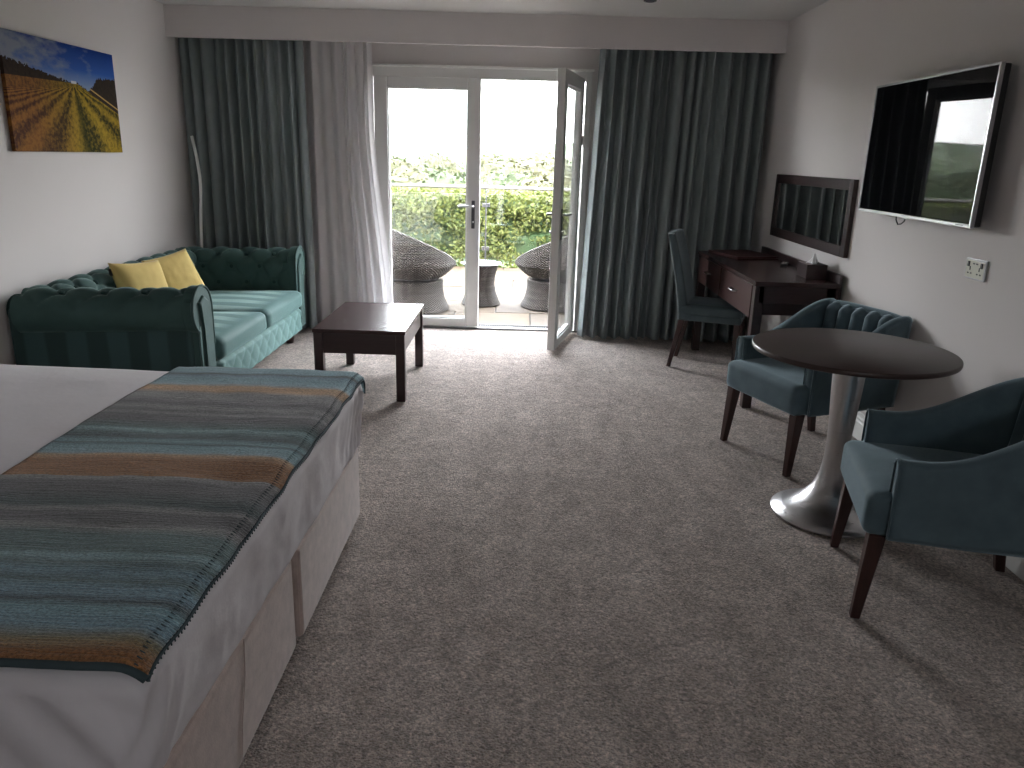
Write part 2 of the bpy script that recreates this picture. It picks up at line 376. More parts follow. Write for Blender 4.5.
# skirting boards with a moulded top
def skirting(name, poly, axis, a0, a1, label): st(prism(name, poly, axis, a0, a1, MAT['skirting']), label, 'skirting board')
pr = [(0, 0), (.018, 0), (.018, .095), (.013, .103), (.013, .118), (.007, .126), (.006, .14), (0, .145)]
skirting('baseboard_right', [(XR-a, b) for a, b in pr], 'y', YN, YF, 'white skirting board along the right wall')
skirting('baseboard_left', [(XL+a, b) for a, b in pr], 'y', YN, YF, 'white skirting board along the left wall')
o = bpy.data.objects['baseboard_right']
skirting('baseboard_far', [(YF-a, b) for a, b in pr], 'x', OX1+.02, XR-.02, 'white skirting board behind the right curtain')
skirting('baseboard_far_left', [(YF-a, b) for a, b in pr], 'x', XL+.02, OX0-.02, 'white skirting board behind the left curtain')

# ------------------------------------------------------------------ patio doors
FY0, FY1 = 6.575, 6.645
fr = empty('trim_2', (0, 0, 0)); st(fr, 'white plastic frame around the double patio doors', 'door frame')
box('jamb', OX0, OX0+.05, FY0, FY1, 0, OZ, MAT['upvc'], fr, .004)
box('jamb', OX1-.05, OX1, FY0, FY1, 0, OZ, MAT['upvc'], fr, .004)
box('head', OX0+.05, OX1-.05, FY0, FY1, OZ-.08, OZ, MAT['upvc'], fr, .004)
box('drip_trim', OX0-.012, OX1+.012, FY0-.012, FY0+.01, OZ-.004, OZ+.014, MAT['white'], fr, .003)
box('sill', OX0, OX1, FY0, FY1, -.02, .012, m_plain('worn_sill', (.16, .155, .15), .5), fr, .003)
bm = bmesh.new()
add_box(bm, OX0, OX1, 6.66, 6.672, -.03, .0); add_box(bm, OX0, OX1, 6.775, 6.787, -.03, .0)
for k in range(90):
    x = OX0 + .01 + k*.02; add_box(bm, x, x+.007, 6.672, 6.775, -.028, -.004)
bm_obj('drain_grille', bm, m_plain('dull_aluminium', (.06, .06, .06), .5), fr)
box('hinge_keep', OX1-.058, OX1-.05, FY0-.004, FY0+.03, 1.55, 1.63, MAT['white'], fr, .002)
def leaf(root, w, mir):
    """door leaf in local x 0..w (hinge at x=0), inner face at y=0 towards -y, thickness .06; the parts"""
    st_, tp, bt, h = .105, .095, .112, 2.035
    def X(a, b): return (a, b)
    z0 = .02
    box('stile', 0, st_, 0, .06, z0, z0+h, MAT['upvc'], root, .005)
    box('stile', w-st_, w, 0, .06, z0, z0+h, MAT['upvc'], root, .005)
    box('top_rail', st_, w-st_, 0, .06, z0+h-tp, z0+h, MAT['upvc'], root, .005)
    box('bottom_rail', st_, w-st_, 0, .06, z0, z0+bt-.045, MAT['upvc'], root, .005)
    bm = bmesh.new(); a, b, c, d = st_, w-st_, z0+bt-.045, z0+h-tp
    for q in ((a, a+.012, c, d), (b-.012, b, c, d), (a+.012, b-.012, c, c+.012), (a+.012, b-.012, d-.012, d)):
        add_box(bm, q[0], q[1], .012, .048, q[2], q[3], .004)
    bm_obj('glazing_bead', bm, MAT['white'], root)
    box('pane', a+.006, b-.006, .026, .034, c+.006, d-.006, MAT['glass'], root, 0)
    hx = w - st_/2
    for s in (-1, 1):
        y0 = -.010 if s < 0 else .06; y1 = 0 if s < 0 else .07
        pl_ = box('handle_plate', hx-.014, hx+.014, y0, y1, .86, 1.09, MAT['darkmetal'], root, .004)
        yy = -.045 if s < 0 else .105
        tube('lever', [(hx, .03 + s*.03, 1.045), (hx, yy, 1.045), (hx-.02, yy + s*.004, 1.045), (hx-.125, yy + s*.004, 1.043)], [.009, .009, .010, .008], MAT['chrome'] if s < 0 else MAT['darkmetal'], pl_)
        lathe('lock_cylinder', [(0, 0), (.008, 0), (.008, .016), (0, .016)], MAT['chrome'], pl_, 14).matrix_local = Matrix.Translation((hx, y0 if s < 0 else y1, .915)) @ Matrix.Rotation(PI/2 if s < 0 else -PI/2, 4, 'X')
d1 = empty('door_1', (OX0+.055, 6.578, 0), 0); st(d1, 'closed left leaf of the white glazed patio door', 'door')
leaf(d1, .862, 1)
hx, hy = OX1-.055, 6.572
fx, fy = .278, 5.835
d2 = empty('door_2', (hx, hy, 0), math.atan2(fy-hy, fx-hx)); st(d2, 'open right leaf of the white glazed patio door swung into the room', 'door')
# inner face must look to the right/front: local -y -> rotate; mirror by building with y flipped
leaf(d2, .80, 1)
d2.scale = (1, -1, 1)

# ------------------------------------------------------------------ curtains
def curtain(name, x0t, x1t, x0b, x1b, yb, z0, z1, folds, amp, seed, mat, label, th=.004, nu=420, nv=36, curve=None, jag=.35):
    rnd = random.Random(seed)
    # irregular fold widths and depths
    ws = [rnd.uniform(1-jag, 1+jag) for _ in range(folds)]; tot = sum(ws); e = [0]
    for q in ws: e.append(e[-1] + q/tot)
    am = [rnd.uniform(.65, 1.25) for _ in range(folds)]; dr = [rnd.uniform(-1, 1) for _ in range(folds)]
    def fold(s):
        for k in range(folds):
            if s <= e[k+1] + 1e-9:
                t = (s-e[k])/(e[k+1]-e[k]); return k, t
        return folds-1, 1
    def fn(u, v):
        k, t = fold(u)
        z = z0 + v*(z1-z0)
        h = (1-math.cos(2*PI*t))/2
        h = h**.8
        a = amp*am[k]*(1.05 - .25*v)
        skew = dr[k]*.35*math.sin(2*PI*t)
        y = yb + amp*.6 - a*(h + .18*skew)
        y += .012*math.sin(u*9+seed) + .008*fbm(u*3, v*1.1, seed, 1)*(1-v)
        xa = x0t + u*(x1t-x0t); xb = x0b + u*(x1b-x0b)
        vv = v if curve is None else curve(v)
        x = xb + (xa-xb)*vv + .010*dr[k]*math.sin(2*PI*t) + .002*fbm(u*5, v*2, seed+3, 1)
        return (x, y, z)
    o = grid_mesh(name, fn, nu, nv, mat); solid(o, th)
    return tag(o, label, 'curtain')
curtain('curtain', .555, 1.868, .485, 1.86, 6.34, .015, 2.40, 15, .105, 3, MAT['curtain'], 'heavy grey-teal curtain gathered right of the patio doors', nu=520)
curtain('curtain', -2.685, -1.735, -2.685, -1.72, 6.34, .015, 2.40, 12, .075, 11, MAT['curtain'], 'heavy grey-teal curtain hanging behind the sofa in the left corner', nu=460)
curtain('sheer_curtain', -1.735, -1.225, -1.75, -1.075, 6.475, .012, 2.40, 7, .045, 23, MAT['sheer'], 'sheer white voile curtain left of the patio doors', .0012, 380, 36, lambda v: sstep(-.05, .75, v), .5)

# ------------------------------------------------------------------ sofa
SX0, SXF = -2.655, -1.765      # back and front of the arms
sofa = empty('sofa', (-2.18, 5.07, 0), 0, 'dark green velvet button-tufted rolled-arm sofa against the left wall', 'sofa')
so = Vector((-2.18, 5.07, 0))
def into(o, root):
    """keep world coordinates for a mesh built in world space under a thing with its own origin"""
    o.parent = root; o.matrix_parent_inverse = Matrix.Identity(4)
    inv = root.matrix_basis.inverted()
    if o.type == 'MESH' and not o.get('_moved'): o.data.transform(inv); o['_moved'] = 1
    return o
def tuft(a, b):
    da = abs(a-round(a)); db = abs(b-round(b))
    dim = math.exp(-(da*da+db*db)/(2*.12**2))
    cr = max(math.exp(-(da/.075)**2), math.exp(-(db/.075)**2))
    puff = abs(math.sin(PI*a)*math.sin(PI*b))
    return max(0, min(1, .62 + .38*puff - .24*cr - .55*dim))
PITCH_T = .20
def roll_profile(s, L1, r):
    """arc length s -> (n, z) , normal (nn, nz): inner face then the roll over the top and out"""
    if s < L1: return (0, s), (-1, 0)
    th = PI - (s-L1)/r
    return (r + r*math.cos(th), L1 + r*math.sin(th)), (math.cos(th), math.sin(th))
def rolled(name, along, a0, a1, n0, nsign, z0, L1, r, mat, off, depth=.042, arc=1.42*PI, na=96, ns=44, uph=0, s_end=.62):
    """tufted rolled arm or back; along 'x' or 'y'"""
    Ltot = L1 + arc*r
    def fn(u, v):
        a = a0 + u*(a1-a0); s = v*Ltot
        (n, z), (nn, nz) = roll_profile(s, L1, r)
        uu = (a-a0)/PITCH_T + uph; vv = (s-.055)/(.24)
        h = tuft(uu+vv, uu-vv)
        fade = sstep(.0, .06, s)*(1 - sstep(s_end*Ltot, (s_end+.16)*Ltot, s))
        d = -depth*(1-h)*fade
        n += nn*d; z += nz*d
        p = n0 + nsign*n
        return (a, p, z0+z) if along == 'x' else (p, a, z0+z)
    o = grid_mesh(name, fn, na, ns, mat)
    return into(o, sofa), Ltot
BZ, L1, RR = .30, .305, .125
bt_mesh = None
def sbutton(parent, p, nrm, r=.016, mat=None):
    global bt_mesh
    if bt_mesh is None:
        b = bmesh.new(); bmesh.ops.create_uvsphere(b, u_segments=10, v_segments=6, radius=1); bt_mesh = bpy.data.meshes.new('button'); b.to_mesh(bt_mesh); b.free()
        bt_mesh.materials.append(MAT['button']); bt_mesh.polygons.foreach_set('use_smooth', [True]*len(bt_mesh.polygons))
    o = bpy.data.objects.new('button', bt_mesh); COL.objects.link(o); o.parent = parent
    q = Vector(nrm).to_track_quat('Z', 'Y').to_matrix().to_4x4()
    o.matrix_local = Matrix.Translation(Vector(p)-so) @ q @ Matrix.Diagonal((r, r, r*.55, 1))
def buttons_on(part, along, a0, a1, n0, nsign, uph=0, smax=.6, dep=.024):
    k = 0
    while True:
        s = .055 + .12*k
        if s > smax: break
        (n, z), (nn, nz) = roll_profile(s, L1, RR)
        for m in range(-2, 40):
            uu = m + (.5 if k % 2 else 0)
            a = a0 + (uu-uph)*PITCH_T*(1 if a1 > a0 else 1)
            if a < min(a0, a1)+.05 or a > max(a0, a1)-.05: continue
            pn = n0 + nsign*(n - nn*dep); nv_ = nsign*nn
            if along == 'x': sbutton(part, (a, pn, BZ+z-nz*dep), (0, nv_, nz))
            else: sbutton(part, (pn, a, BZ+z-nz*dep), (nv_, 0, nz))
        k += 1
AF0, AN0 = 5.915, 4.265
fa, LT = rolled('arm', 'x', SX0+.05, SXF, AF0, 1, BZ, L1, RR, MAT['sofa'], 0)
fa['label'] = 'far rolled arm with deep button tufting'
na_, _ = rolled('arm', 'x', SX0+.05, SXF, AN0, -1, BZ, L1, RR, MAT['sofa'], 0, s_end=.66)
bk, _ = rolled('backrest', 'y', 4.10, 6.08, -2.42, -1, BZ, L1, RR, MAT['sofa'], 0, na=200)
buttons_on(fa, 'x', SX0+.05, SXF, AF0, 1); buttons_on(na_, 'x', SX0+.05, SXF, AN0, -1); buttons_on(bk, 'y', 4.10, 6.08, -2.42, -1)
# arm bodies (outer panels) and scroll fronts
def arm_body(n0, sg, mat):
    y0, y1 = sorted((n0 + sg*.02, n0 + sg*.19))
    return into(box('arm_panel', SX0, SXF-.01, y0, y1, .09, .62, mat, None, .012, 3), sofa)
arm_body(AF0, 1, MAT['sofa']); arm_body(AN0, -1, MAT['arm_stripe'])
into(box('back_panel', -2.66, -2.45, 4.09, 6.09, .09, .62, MAT['sofa'], None, .012, 3), sofa)
def scroll(n0, sg):
    pts = []
    cy_, cz_ = n0 + sg*RR, BZ+L1
    for k in range(25):
        th = PI - k/24*1.38*PI
        pts.append((cy_ + sg*(RR+.004)*math.cos(th), cz_ + (RR+.004)*math.sin(th)))
    pts += [(n0+sg*.175, .52), (n0+sg*.185, .10), (n0-sg*.004, .10)]
    o = into(prism('arm_front', pts, 'x', SXF-.03, SXF+.03, MAT['sofa'], None, .010, False), sofa)
    # piping round the scroll
    line = [(SXF+.028, y, z) for y, z in pts[:25]]
    into(tube('piping', [(SXF+.028, n0-sg*.004, .10)] + line + [(SXF+.028, n0+sg*.175, .52), (SXF+.028, n0+sg*.185, .10)], .007, MAT['sofa'], None, 8), sofa)
    pad = [(n0+sg*.035, .115), (n0+sg*.15, .115), (n0+sg*.14, .5), (n0+sg*.165, .60), (cy_+sg*.06, cz_+.045), (cy_, cz_+.075), (cy_-sg*.06, cz_+.04), (n0+sg*.03, .56)]
    into(prism('front_pad', pad, 'x', SXF+.02, SXF+.045, MAT['sofa'], None, .010), sofa)
scroll(AF0, 1); scroll(AN0, -1)
# base with tufted front
into(box('base', SX0+.02, -1.73, 4.24, 5.94, .085, .28, MAT['sofa'], None, .01), sofa)
def front_fn(u, v):
    y = 4.255 + u*1.665; z = .09 + v*.19
    uu = (y-4.255)/.165; vv = (z-.185)/.165
    h = .62+.38*tuft(uu+vv, uu-vv); fade = sstep(0, .12, v)*(1-sstep(.88, 1, v))*sstep(0, .02, u)*(1-sstep(.98, 1, u))
    return (-1.73 + .030*(.25+.75*h)*fade, y, z)
fp = into(grid_mesh('front_panel', front_fn, 150, 22, MAT['sofa_panel']), sofa)
for m in range(11):
    y = 4.255 + .165*(m)
    if 4.29 < y < 5.9: sbutton(fp, (-1.722, y, .185), (1, 0, 0), .011)
# seat cushions
def cushion_box(name, x0, x1, y0, y1, z0, z1, mat, crown, rr=.045, n=34, root=None):
    """pillowy box: super-ellipsoid sections with a crowned top"""
    cx, cy, cz = (x0+x1)/2, (y0+y1)/2, (z0+z1)/2; hx, hy, hz = (x1-x0)/2, (y1-y0)/2, (z1-z0)/2
    bm = bmesh.new(); bmesh.ops.create_cube(bm, size=2)
    bmesh.ops.subdivide_edges(bm, edges=bm.edges[:], cuts=22, use_grid_fill=True)
    for v in bm.verts:
        p = v.co.copy(); q = Vector((p.x*hx, p.y*hy, p.z*hz))
        c = Vector((max(-hx+rr, min(hx-rr, q.x)), max(-hy+rr, min(hy-rr, q.y)), max(-hz+rr, min(hz-rr, q.z))))
        d = q-c
        if d.length > 1e-6: q = c + d.normalized()*rr
        k = (1-abs(p.x)**3)*(1-abs(p.y)**3)
        q.z += crown*k*(1 if p.z > 0 else -.15)*abs(p.z)
        q.z += .004*fbm(q.x, q.y, cx, 7)*k
        v.co = q + Vector((cx, cy, cz))
    o = bm_obj(name, bm, mat, None, True)
    return into(o, root) if root else o
cushion_box('seat_cushion', -2.44, -1.695, 4.262, 5.082, .275, .412, MAT['seat_stripe'], .022, root=sofa)
cushion_box('seat_cushion', -2.44, -1.695, 5.088, 5.935, .275, .412, MAT['seat_stripe'], .022, root=sofa)
for x in (-1.80, -2.58):
    for y in (4.2, 5.9): into(lathe('foot', [(0, 0), (.026, 0), (.034, .05), (.038, .09), (0, .09)], MAT['legwood'], None, 16, cx=x, cy=y), sofa)
def shear_sofa():
    done = set()
    for o in [sofa] + list(sofa.children_recursive):
        if o.type != 'MESH': continue
        if o.data == bt_mesh:
            o.location.y += .19*(min(o.location.x + so.x, -1.66)+1.66)
        elif o.data.name not in done:
            done.add(o.data.name)
            for v in o.data.vertices: v.co.y += .19*(min(v.co.x + so.x, -1.66)+1.66)
shear_sofa()
# throw pillows
def pillow(loc, rot, s, label, tagflap=False):
    root = empty('cushion', (0, 0, 0), 0, label, 'cushion', 'yellow cushions on the sofa')
    n = 26
    def side(sg):
        def fn(u, v):
            x = (u*2-1); y = (v*2-1)
            k = max(0, (1-x**4)*(1-y**4))**.55
            px = x*(1 - .07*(1-y*y)); py = y*(1 - .07*(1-x*x))
            return (px*s/2, py*s/2, sg*(.062*k + .004*fbm(x, y, sg*3+s, 3)*k))
        return fn
    bm = bmesh.new()
    for sg in (1, -1):
        f = side(sg); V = [[bm.verts.new(f(i/n, j/n)) for i in range(n+1)] for j in range(n+1)]
        for j in range(n):
            for i in range(n): bm.faces.new((V[j][i], V[j][i+1], V[j+1][i+1], V[j+1][i]))
    bmesh.ops.remove_doubles(bm, verts=bm.verts[:], dist=.0015)
    bm_obj('cover', bm, MAT['yellow'], root, True)
    if tagflap: box('label_tab', -s/2-.012, -s/2+.006, s*.28, s*.40, -.002, .002, MAT['black'], root, 0)
    root.location = loc; root.rotation_euler = rot
    return root
pillow((-2.33, 4.70, .60), (math.radians(66), math.radians(3), math.radians(66)), .365, 'square mustard yellow cushion nearer the viewer with a small black tab', True)
pillow((-2.32, 5.14, .605), (math.radians(64), math.radians(-9), math.radians(60)), .345, 'square mustard yellow cushion leaning behind the first, nearer the curtain')

# ------------------------------------------------------------------ arc floor lamp behind the sofa
lp = empty('floor_lamp', (-2.53, 6.225, 0), 0, 'thin white curved floor lamp behind the far arm of the sofa', 'lamp')
lathe('lamp_base', [(0, 0), (.085, 0), (.085, .012), (.081, .018), (0, .018)], MAT['white'], lp, 36, cx=-.045)
pts = [(.0, 0, .015), (.0, 0, .3), (.0, 0, .72), (-.008, 0, 1.0), (-.03, 0, 1.28), (-.055, 0, 1.45), (-.075, 0, 1.53)]
tube('lamp_arm', [(-.050, .0, .015), (-.058, 0, .4), (-.052, 0, .70), (-.034, 0, .95), (-.019, 0, 1.15), (-.018, 0, 1.24), (-.030, 0, 1.38), (-.054, 0, 1.535)], .0115, MAT['white'], lp, 12)
tube('light_strip', [(-.052, -.010, .70), (-.034, -.010, .95), (-.019, -.010, 1.15), (-.018, -.010, 1.24), (-.030, -.010, 1.38), (-.053, -.010, 1.53)], .005, MAT['tissue'], lp, 8)
tube('power_cable', [(.03, 0, .008), (.15, .05, .008), (.2, .09, .008), (.28, .1, .008)], .004, MAT['white'], lp, 6)

# ------------------------------------------------------------------ coffee table
ct = empty('coffee_table', (-.955, 4.895, 0), 0, 'low square-legged dark mahogany coffee table in front of the sofa', 'table')
tx, ty, tz = .277, .445, .44
box('tabletop', -tx, tx, -ty, ty, tz-.022, tz, MAT['woodtop'], ct, .003)
for s in (-1, 1):
    box('apron', -tx+.02, tx-.02, s*(ty-.03)-.011, s*(ty-.03)+.011, tz-.15, tz-.022, MAT['wood'], ct, .002)
    box('apron', s*(tx-.03)-.011, s*(tx-.03)+.011, -ty+.02, ty-.02, tz-.15, tz-.022, MAT['wood'], ct, .002)
    for q in (-1, 1): box('leg', s*(tx-.032)-.027, s*(tx-.032)+.027, q*(ty-.032)-.027, q*(ty-.032)+.027, 0, tz-.022, MAT['wood'], ct, .003)

# ------------------------------------------------------------------ bed
bed = empty('bed', (-1.65, 2.03, 0), 0, 'wide bed with a white sheet and two beige velvet divan bases', 'bed')
BX0, BX1, BY0, BY1 = -2.66, -.615, 1.085, 2.965
def divan(y0, y1, x1, rz):
    b = into(box('divan_base', BX0+.02, x1, y0, y1, .035, .335, MAT['divan'], None, .016, 3), bed)
    return b
divan(1.12, 1.972, -.632, 0); divan(2.008, 2.862, -.626, 0)
into(tube('seam', [(-.6325, 1.575, .335), (-.630, 1.56, .25), (-.630, 1.52, .14), (-.630, 1.50, .036)], .0016, MAT['divan'], None, 6), bed)
for x in (-2.5, -.8):
    for y in (1.2, 1.9, 2.08, 2.78): into(lathe('castor', [(0, 0), (.025, 0), (.025, .04), (0, .04)], MAT['black'], None, 14, cx=x, cy=y), bed)
def bed_top(x, y):
    """height of the sheet on the mattress at (x, y)"""
    return .598 + .022*sstep(-1.2, -2.4, x) + .006*fbm(x, y, 0, 1.7) + .010*(1-((y-2.03)/.95)**4)*.6
def mattress():
    rr = .06; z0, z1 = .300, .60
    hx, hy, hz = (BX1-BX0)/2, (BY1-BY0)/2, (z1-z0)/2; cx, cy, cz = (BX0+BX1)/2, (BY0+BY1)/2, (z0+z1)/2
    bm = bmesh.new(); bmesh.ops.create_cube(bm, size=2)
    bmesh.ops.subdivide_edges(bm, edges=bm.edges[:], cuts=110, use_grid_fill=True)
    for v in bm.verts:
        p = v.co.copy(); q = Vector((p.x*hx, p.y*hy, p.z*hz))
        rx = .05
        c = Vector((max(-hx+rr, min(hx-rr, q.x)), max(-hy+rr, min(hy-rr, q.y)), max(-hz+rx, min(hz-rx, q.z))))
        d = q-c
        if d.length > 1e-6:
            dn = d.normalized(); q = c + Vector((dn.x*rr, dn.y*rr, dn.z*rx))
        wx, wy, wz = q.x+cx, q.y+cy, q.z+cz
        if p.z > .5: wz += (bed_top(wx, wy)-.60)*(1-abs(p.x)**12)*(1-abs(p.y)**12)
        # the foot end is drawn in towards the base; pull folds gathered at the corners
        low = sstep(.56, .33, wz)
        if p.x > .9:
            ox_ = wx
            wx += -.02*low + .010*math.sin(wz*9+wy*2)*low
            near = math.exp(-((wy-BY0)/.10)**2) + math.exp(-((wy-BY1)/.22)**2)
            wx += .009*near*math.sin((wy*1.0 + .35*(.6-wz))*85)*sstep(.6, .52, wz)
            wx += .006*fbm(wy, wz, 5, 6)*sstep(.6, .5, wz)
            wx = ox_ + (wx-ox_)*sstep(.9, 1, p.x)
        if p.y < -.9:
            oy_ = wy
            ed = math.exp(-((wx-BX1)/.30)**2)
            wy += .010*ed*math.sin((wx*.9 + wz*.7)*48)*sstep(.6, .52, wz) + .008*fbm(wx, wz, 9, 4)*sstep(.6, .5, wz)
            wy = oy_ + (wy-oy_)*sstep(.9, 1, -p.y)
        v.co = (wx, wy, wz)
    return bm_obj('sheeted_mattress', bm, MAT['sheet'], None, True)
into(mattress(), bed)
# woven throw across the foot of the bed
def throw_pt(u, v, lift):
    x0, x1 = -1.345, -.618
    L = 2.06; s = .022 + v*1.905   # runs across the bed and dips a little over both sides
    x = x0 + u*(x1-x0); y = BY0 + s
    z = bed_top(x, y) + lift
    def drop(d):   # d: distance past the point where the mattress edge starts to round
        return d
    R_ = .05
    if y < BY0+R_:
        t = (BY0+R_-y)/R_; a = min(t, 1.45); y = BY0+R_ - R_*math.sin(min(a, PI/2))*1.08; z -= R_*(1-math.cos(min(a, PI/2))); z -= max(0, t-1.45)*R_
    if y > BY1-R_:
        t = (y-BY1+R_)/R_; a = min(t, 1.5); y = BY1-R_ + R_*math.sin(min(a, PI/2))*1.08; z -= R_*(1-math.cos(min(a, PI/2))); z -= max(0, t-1.5)*R_
    e = max(0, x-(BX1-.05))/.05
    z -= .026*e**2.0
    z += .005*fbm(x, y, 4, 5) + .006*sstep(.5, 1, u)*math.sin(y*23+fbm(x, y, 1, 3)*2)*(.4)
    x += .002*math.sin(y*31)*sstep(.8, 1, u) + .004*fbm(y, 0, 2, 4)
    return (x, y, z)
th = empty('bed_throw', (0, 0, 0), 0, 'striped teal, grey and rust wool throw laid across the foot of the bed', 'blanket')
tw = grid_mesh('woven_cloth', lambda u, v: throw_pt(u, v, .014), 60, 220, MAT['throw'], th); solid(tw, .012, 0)
# blanket stitch along the long right edge
MAT['stitch'] = m_fabric('blanket_stitch_yarn', (.06, .085, .095), .3, 300, .2, .9)
bm = bmesh.new()
for k in range(150):
    v = (k+.5)/150
    a = throw_pt(.972, v, .021); b = throw_pt(1.0, v+.0006, .020); c = throw_pt(1.004, v, .004)
    tube_into(bm, [a, b, c], .0016, 4)
edge = [throw_pt(1.003, v/120, .012) for v in range(121)]
tube_into(bm, edge, .0035, 5)
tag(bm_obj('edge_stitching', bm, MAT['stitch'], th, True), kind='stuff')
bm = bmesh.new(); tube_into(bm, [throw_pt(u/60, .0005, .012) for u in range(61)], .009, 7)
bm_obj('bound_hem', bm, MAT['stitch'], th, True)

# ------------------------------------------------------------------ picture on the left wall
def picture_mat():
    t = NT('field_photo_print'); v = t.coord(); x, y, z = t.sep(v)   # local y: 0 (near) .. 1.12 (far), z: 0..0.6
    s = t.math('DIVIDE', y, 1.12); h = t.math('DIVIDE', z, .60)
    n1 = t.noise(v, 5, 5, .6); n2 = t.noise(v, 38, 5, .7); n3 = t.noise(t.coord(scale=(1, 2, 5)), 3.5, 4)
    sky = t.ramp(h, [(.62, (.20, .27, .42)), (.78, (.03, .10, .36)), (1.0, (.008, .035, .20))])
    cl = t.ramp(t.math('ADD', n3, t.math('MULTIPLY', t.math('SUBTRACT', .55, s), .55)), [(.48, (0, 0, 0)), (.80, (1, 1, 1))])
    sky = t.mix(cl, sky, (.22, .24, .30))
    # rows fan out from a point on the horizon
    vx, vh = .56, .635
    dx = t.math('SUBTRACT', s, vx); dh = t.math('MAXIMUM', t.math('SUBTRACT', vh, h), .004)
    ang = t.math('DIVIDE', dx, dh)
    rows = t.math('SINE', t.math('MULTIPLY_ADD', t.math('ADD', ang, t.math('MULTIPLY', n1, .22)), 9.5, 1.2))
    rf = t.math('ADD', t.math('MULTIPLY_ADD', rows, .24, .45), t.math('MULTIPLY_ADD', n2, 1.9, -.95))
    left = t.ramp(s, [(.2, (0, 0, 0)), (.62, (1, 1, 1))])
    gold = t.mix(left, (.27, .12, .028), (.34, .225, .022)); dark = t.mix(left, (.07, .028, .018), (.03, .030, .008))
    field = t.mix(t.ramp(rf, [(.15, (0, 0, 0)), (.75, (1, 1, 1))]), dark, gold)
    grn = t.ramp(t.math('ABSOLUTE', t.math('SUBTRACT', ang, .12)), [(.0, (1, 1, 1)), (.14, (0, 0, 0))])
    field = t.mix(t.math('MULTIPLY', grn, .75), field, (.012, .022, .006))
    # horizon line slopes to the right of the vanishing point; hedges and trees
    slope = t.math('MAXIMUM', t.math('MULTIPLY', t.math('SUBTRACT', s, .6), .62), 0)
    hor = t.math('SUBTRACT', .645, slope)
    hor = t.math('ADD', hor, t.math('MULTIPLY', t.math('MINIMUM', t.math('SUBTRACT', s, .5), 0), .02))
    island = t.math('LESS_THAN', h, hor)
    treeh = t.math('ADD', hor, t.math('ADD', t.math('MULTIPLY', t.math('MAXIMUM', t.math('SUBTRACT', .52, s), 0), .27), t.math('MULTIPLY', t.ramp(s, [(.70, (0, 0, 0)), (.80, (1, 1, 1))]), t.math('ADD', t.math('MULTIPLY', slope, 1.1), .07))))
    treeh = t.math('ADD', treeh, t.math('MULTIPLY_ADD', n2, .13, -.06))
    istree = t.math('LESS_THAN', h, treeh)
    trees = t.mix(n2, (.010, .008, .010), (.06, .038, .026))
    band = t.math('LESS_THAN', t.math('ABSOLUTE', t.math('SUBTRACT', h, t.math('ADD', hor, .045))), .008)
    band = t.math('MULTIPLY', band, t.math('GREATER_THAN', s, .72))
    c = t.mix(istree, sky, trees); c = t.mix(island, c, field); c = t.mix(band, c, (.45, .28, .10))
    house = t.math('MULTIPLY', t.math('LESS_THAN', t.math('ABSOLUTE', t.math('SUBTRACT', s, .565)), .025), t.math('LESS_THAN', t.math('ABSOLUTE', t.math('SUBTRACT', h, .655)), .012))
    c = t.mix(house, c, (.55, .55, .56))
    return t.done(t.pbsdf(c, .7, spec=.08))
MAT['picture'] = picture_mat()
pc = empty('wall_picture', (XL, 4.185, 1.405), 0, 'unframed canvas photograph of a golden crop field under a blue sky', 'picture')
box('canvas', .006, .028, 0, 1.12, 0, .60, MAT['picture'], pc, .002)
box('stretcher_frame', 0.0, .006, .03, 1.09, .03, .57, MAT['wood'], pc, 0)

# ------------------------------------------------------------------ television
tv = empty('television', (1.815, 3.76, 1.535), 0, 'large flat television with a thin silver bezel on the right wall', 'television')
hw, hh = .548, .315
box('housing', .008, .042, -hw+.003, hw-.003, -hh+.003, hh-.003, MAT['black'], tv, .006)
box('screen', 0, .008, -hw+.009, hw-.009, -hh+.016, hh-.009, MAT['screen'], tv, 0)
bm = bmesh.new()
for a in ((-hw, -hw+.010, -hh, hh), (hw-.010, hw, -hh, hh), (-hw+.01, hw-.01, hh-.010, hh), (-hw+.01, hw-.01, -hh, -hh+.014)): add_box(bm, -.004, .014, a[0], a[1], a[2], a[3], .001, 1)
bm_obj('bezel', bm, MAT['silver'], tv)
box('logo_plate', -.006, -.003, -.02, .02, -hh-.006, -hh+.005, MAT['silver'], tv, .001)
box('button_cluster', -.005, -.003, -hw+.05, -hw+.11, -hh+.006, -hh+.010, MAT['black'], tv, 0)
box('wall_bracket', .042, .082, -.2, .2, -.15, .15, MAT['darkmetal'], tv, .004)
tube('cable', [(.03, .17, -hh+.01), (.03, .165, -hh-.02), (.03, .14, -hh-.04), (.03, .11, -hh-.035), (.03, .08, -hh-.02), (.03, .07, -hh+.01)], .0035, MAT['black'], tv, 6)

# ------------------------------------------------------------------ mirror
mr = empty('wall_mirror', (XR, 5.265, 1.155), 0, 'wide wall mirror in a dark wooden frame above the desk', 'mirror')
mw, mh, fw = .705, .222, .062
box('glass', -.016, -.008, -mw+fw-.004, mw-fw+.004, -mh+fw-.004, mh-fw+.004, MAT['mirror'], mr, 0)
for s in (-1, 1):
    a, b = sorted((s*mw, s*(mw-fw))); box('frame_rail', -.028, 0, a, b, -mh, mh, MAT['wood'], mr, .003)
    a, b = sorted((s*mh, s*(mh-fw))); box('frame_rail', -.028, 0, -mw+fw, mw-fw, a, b, MAT['wood'], mr, .003)

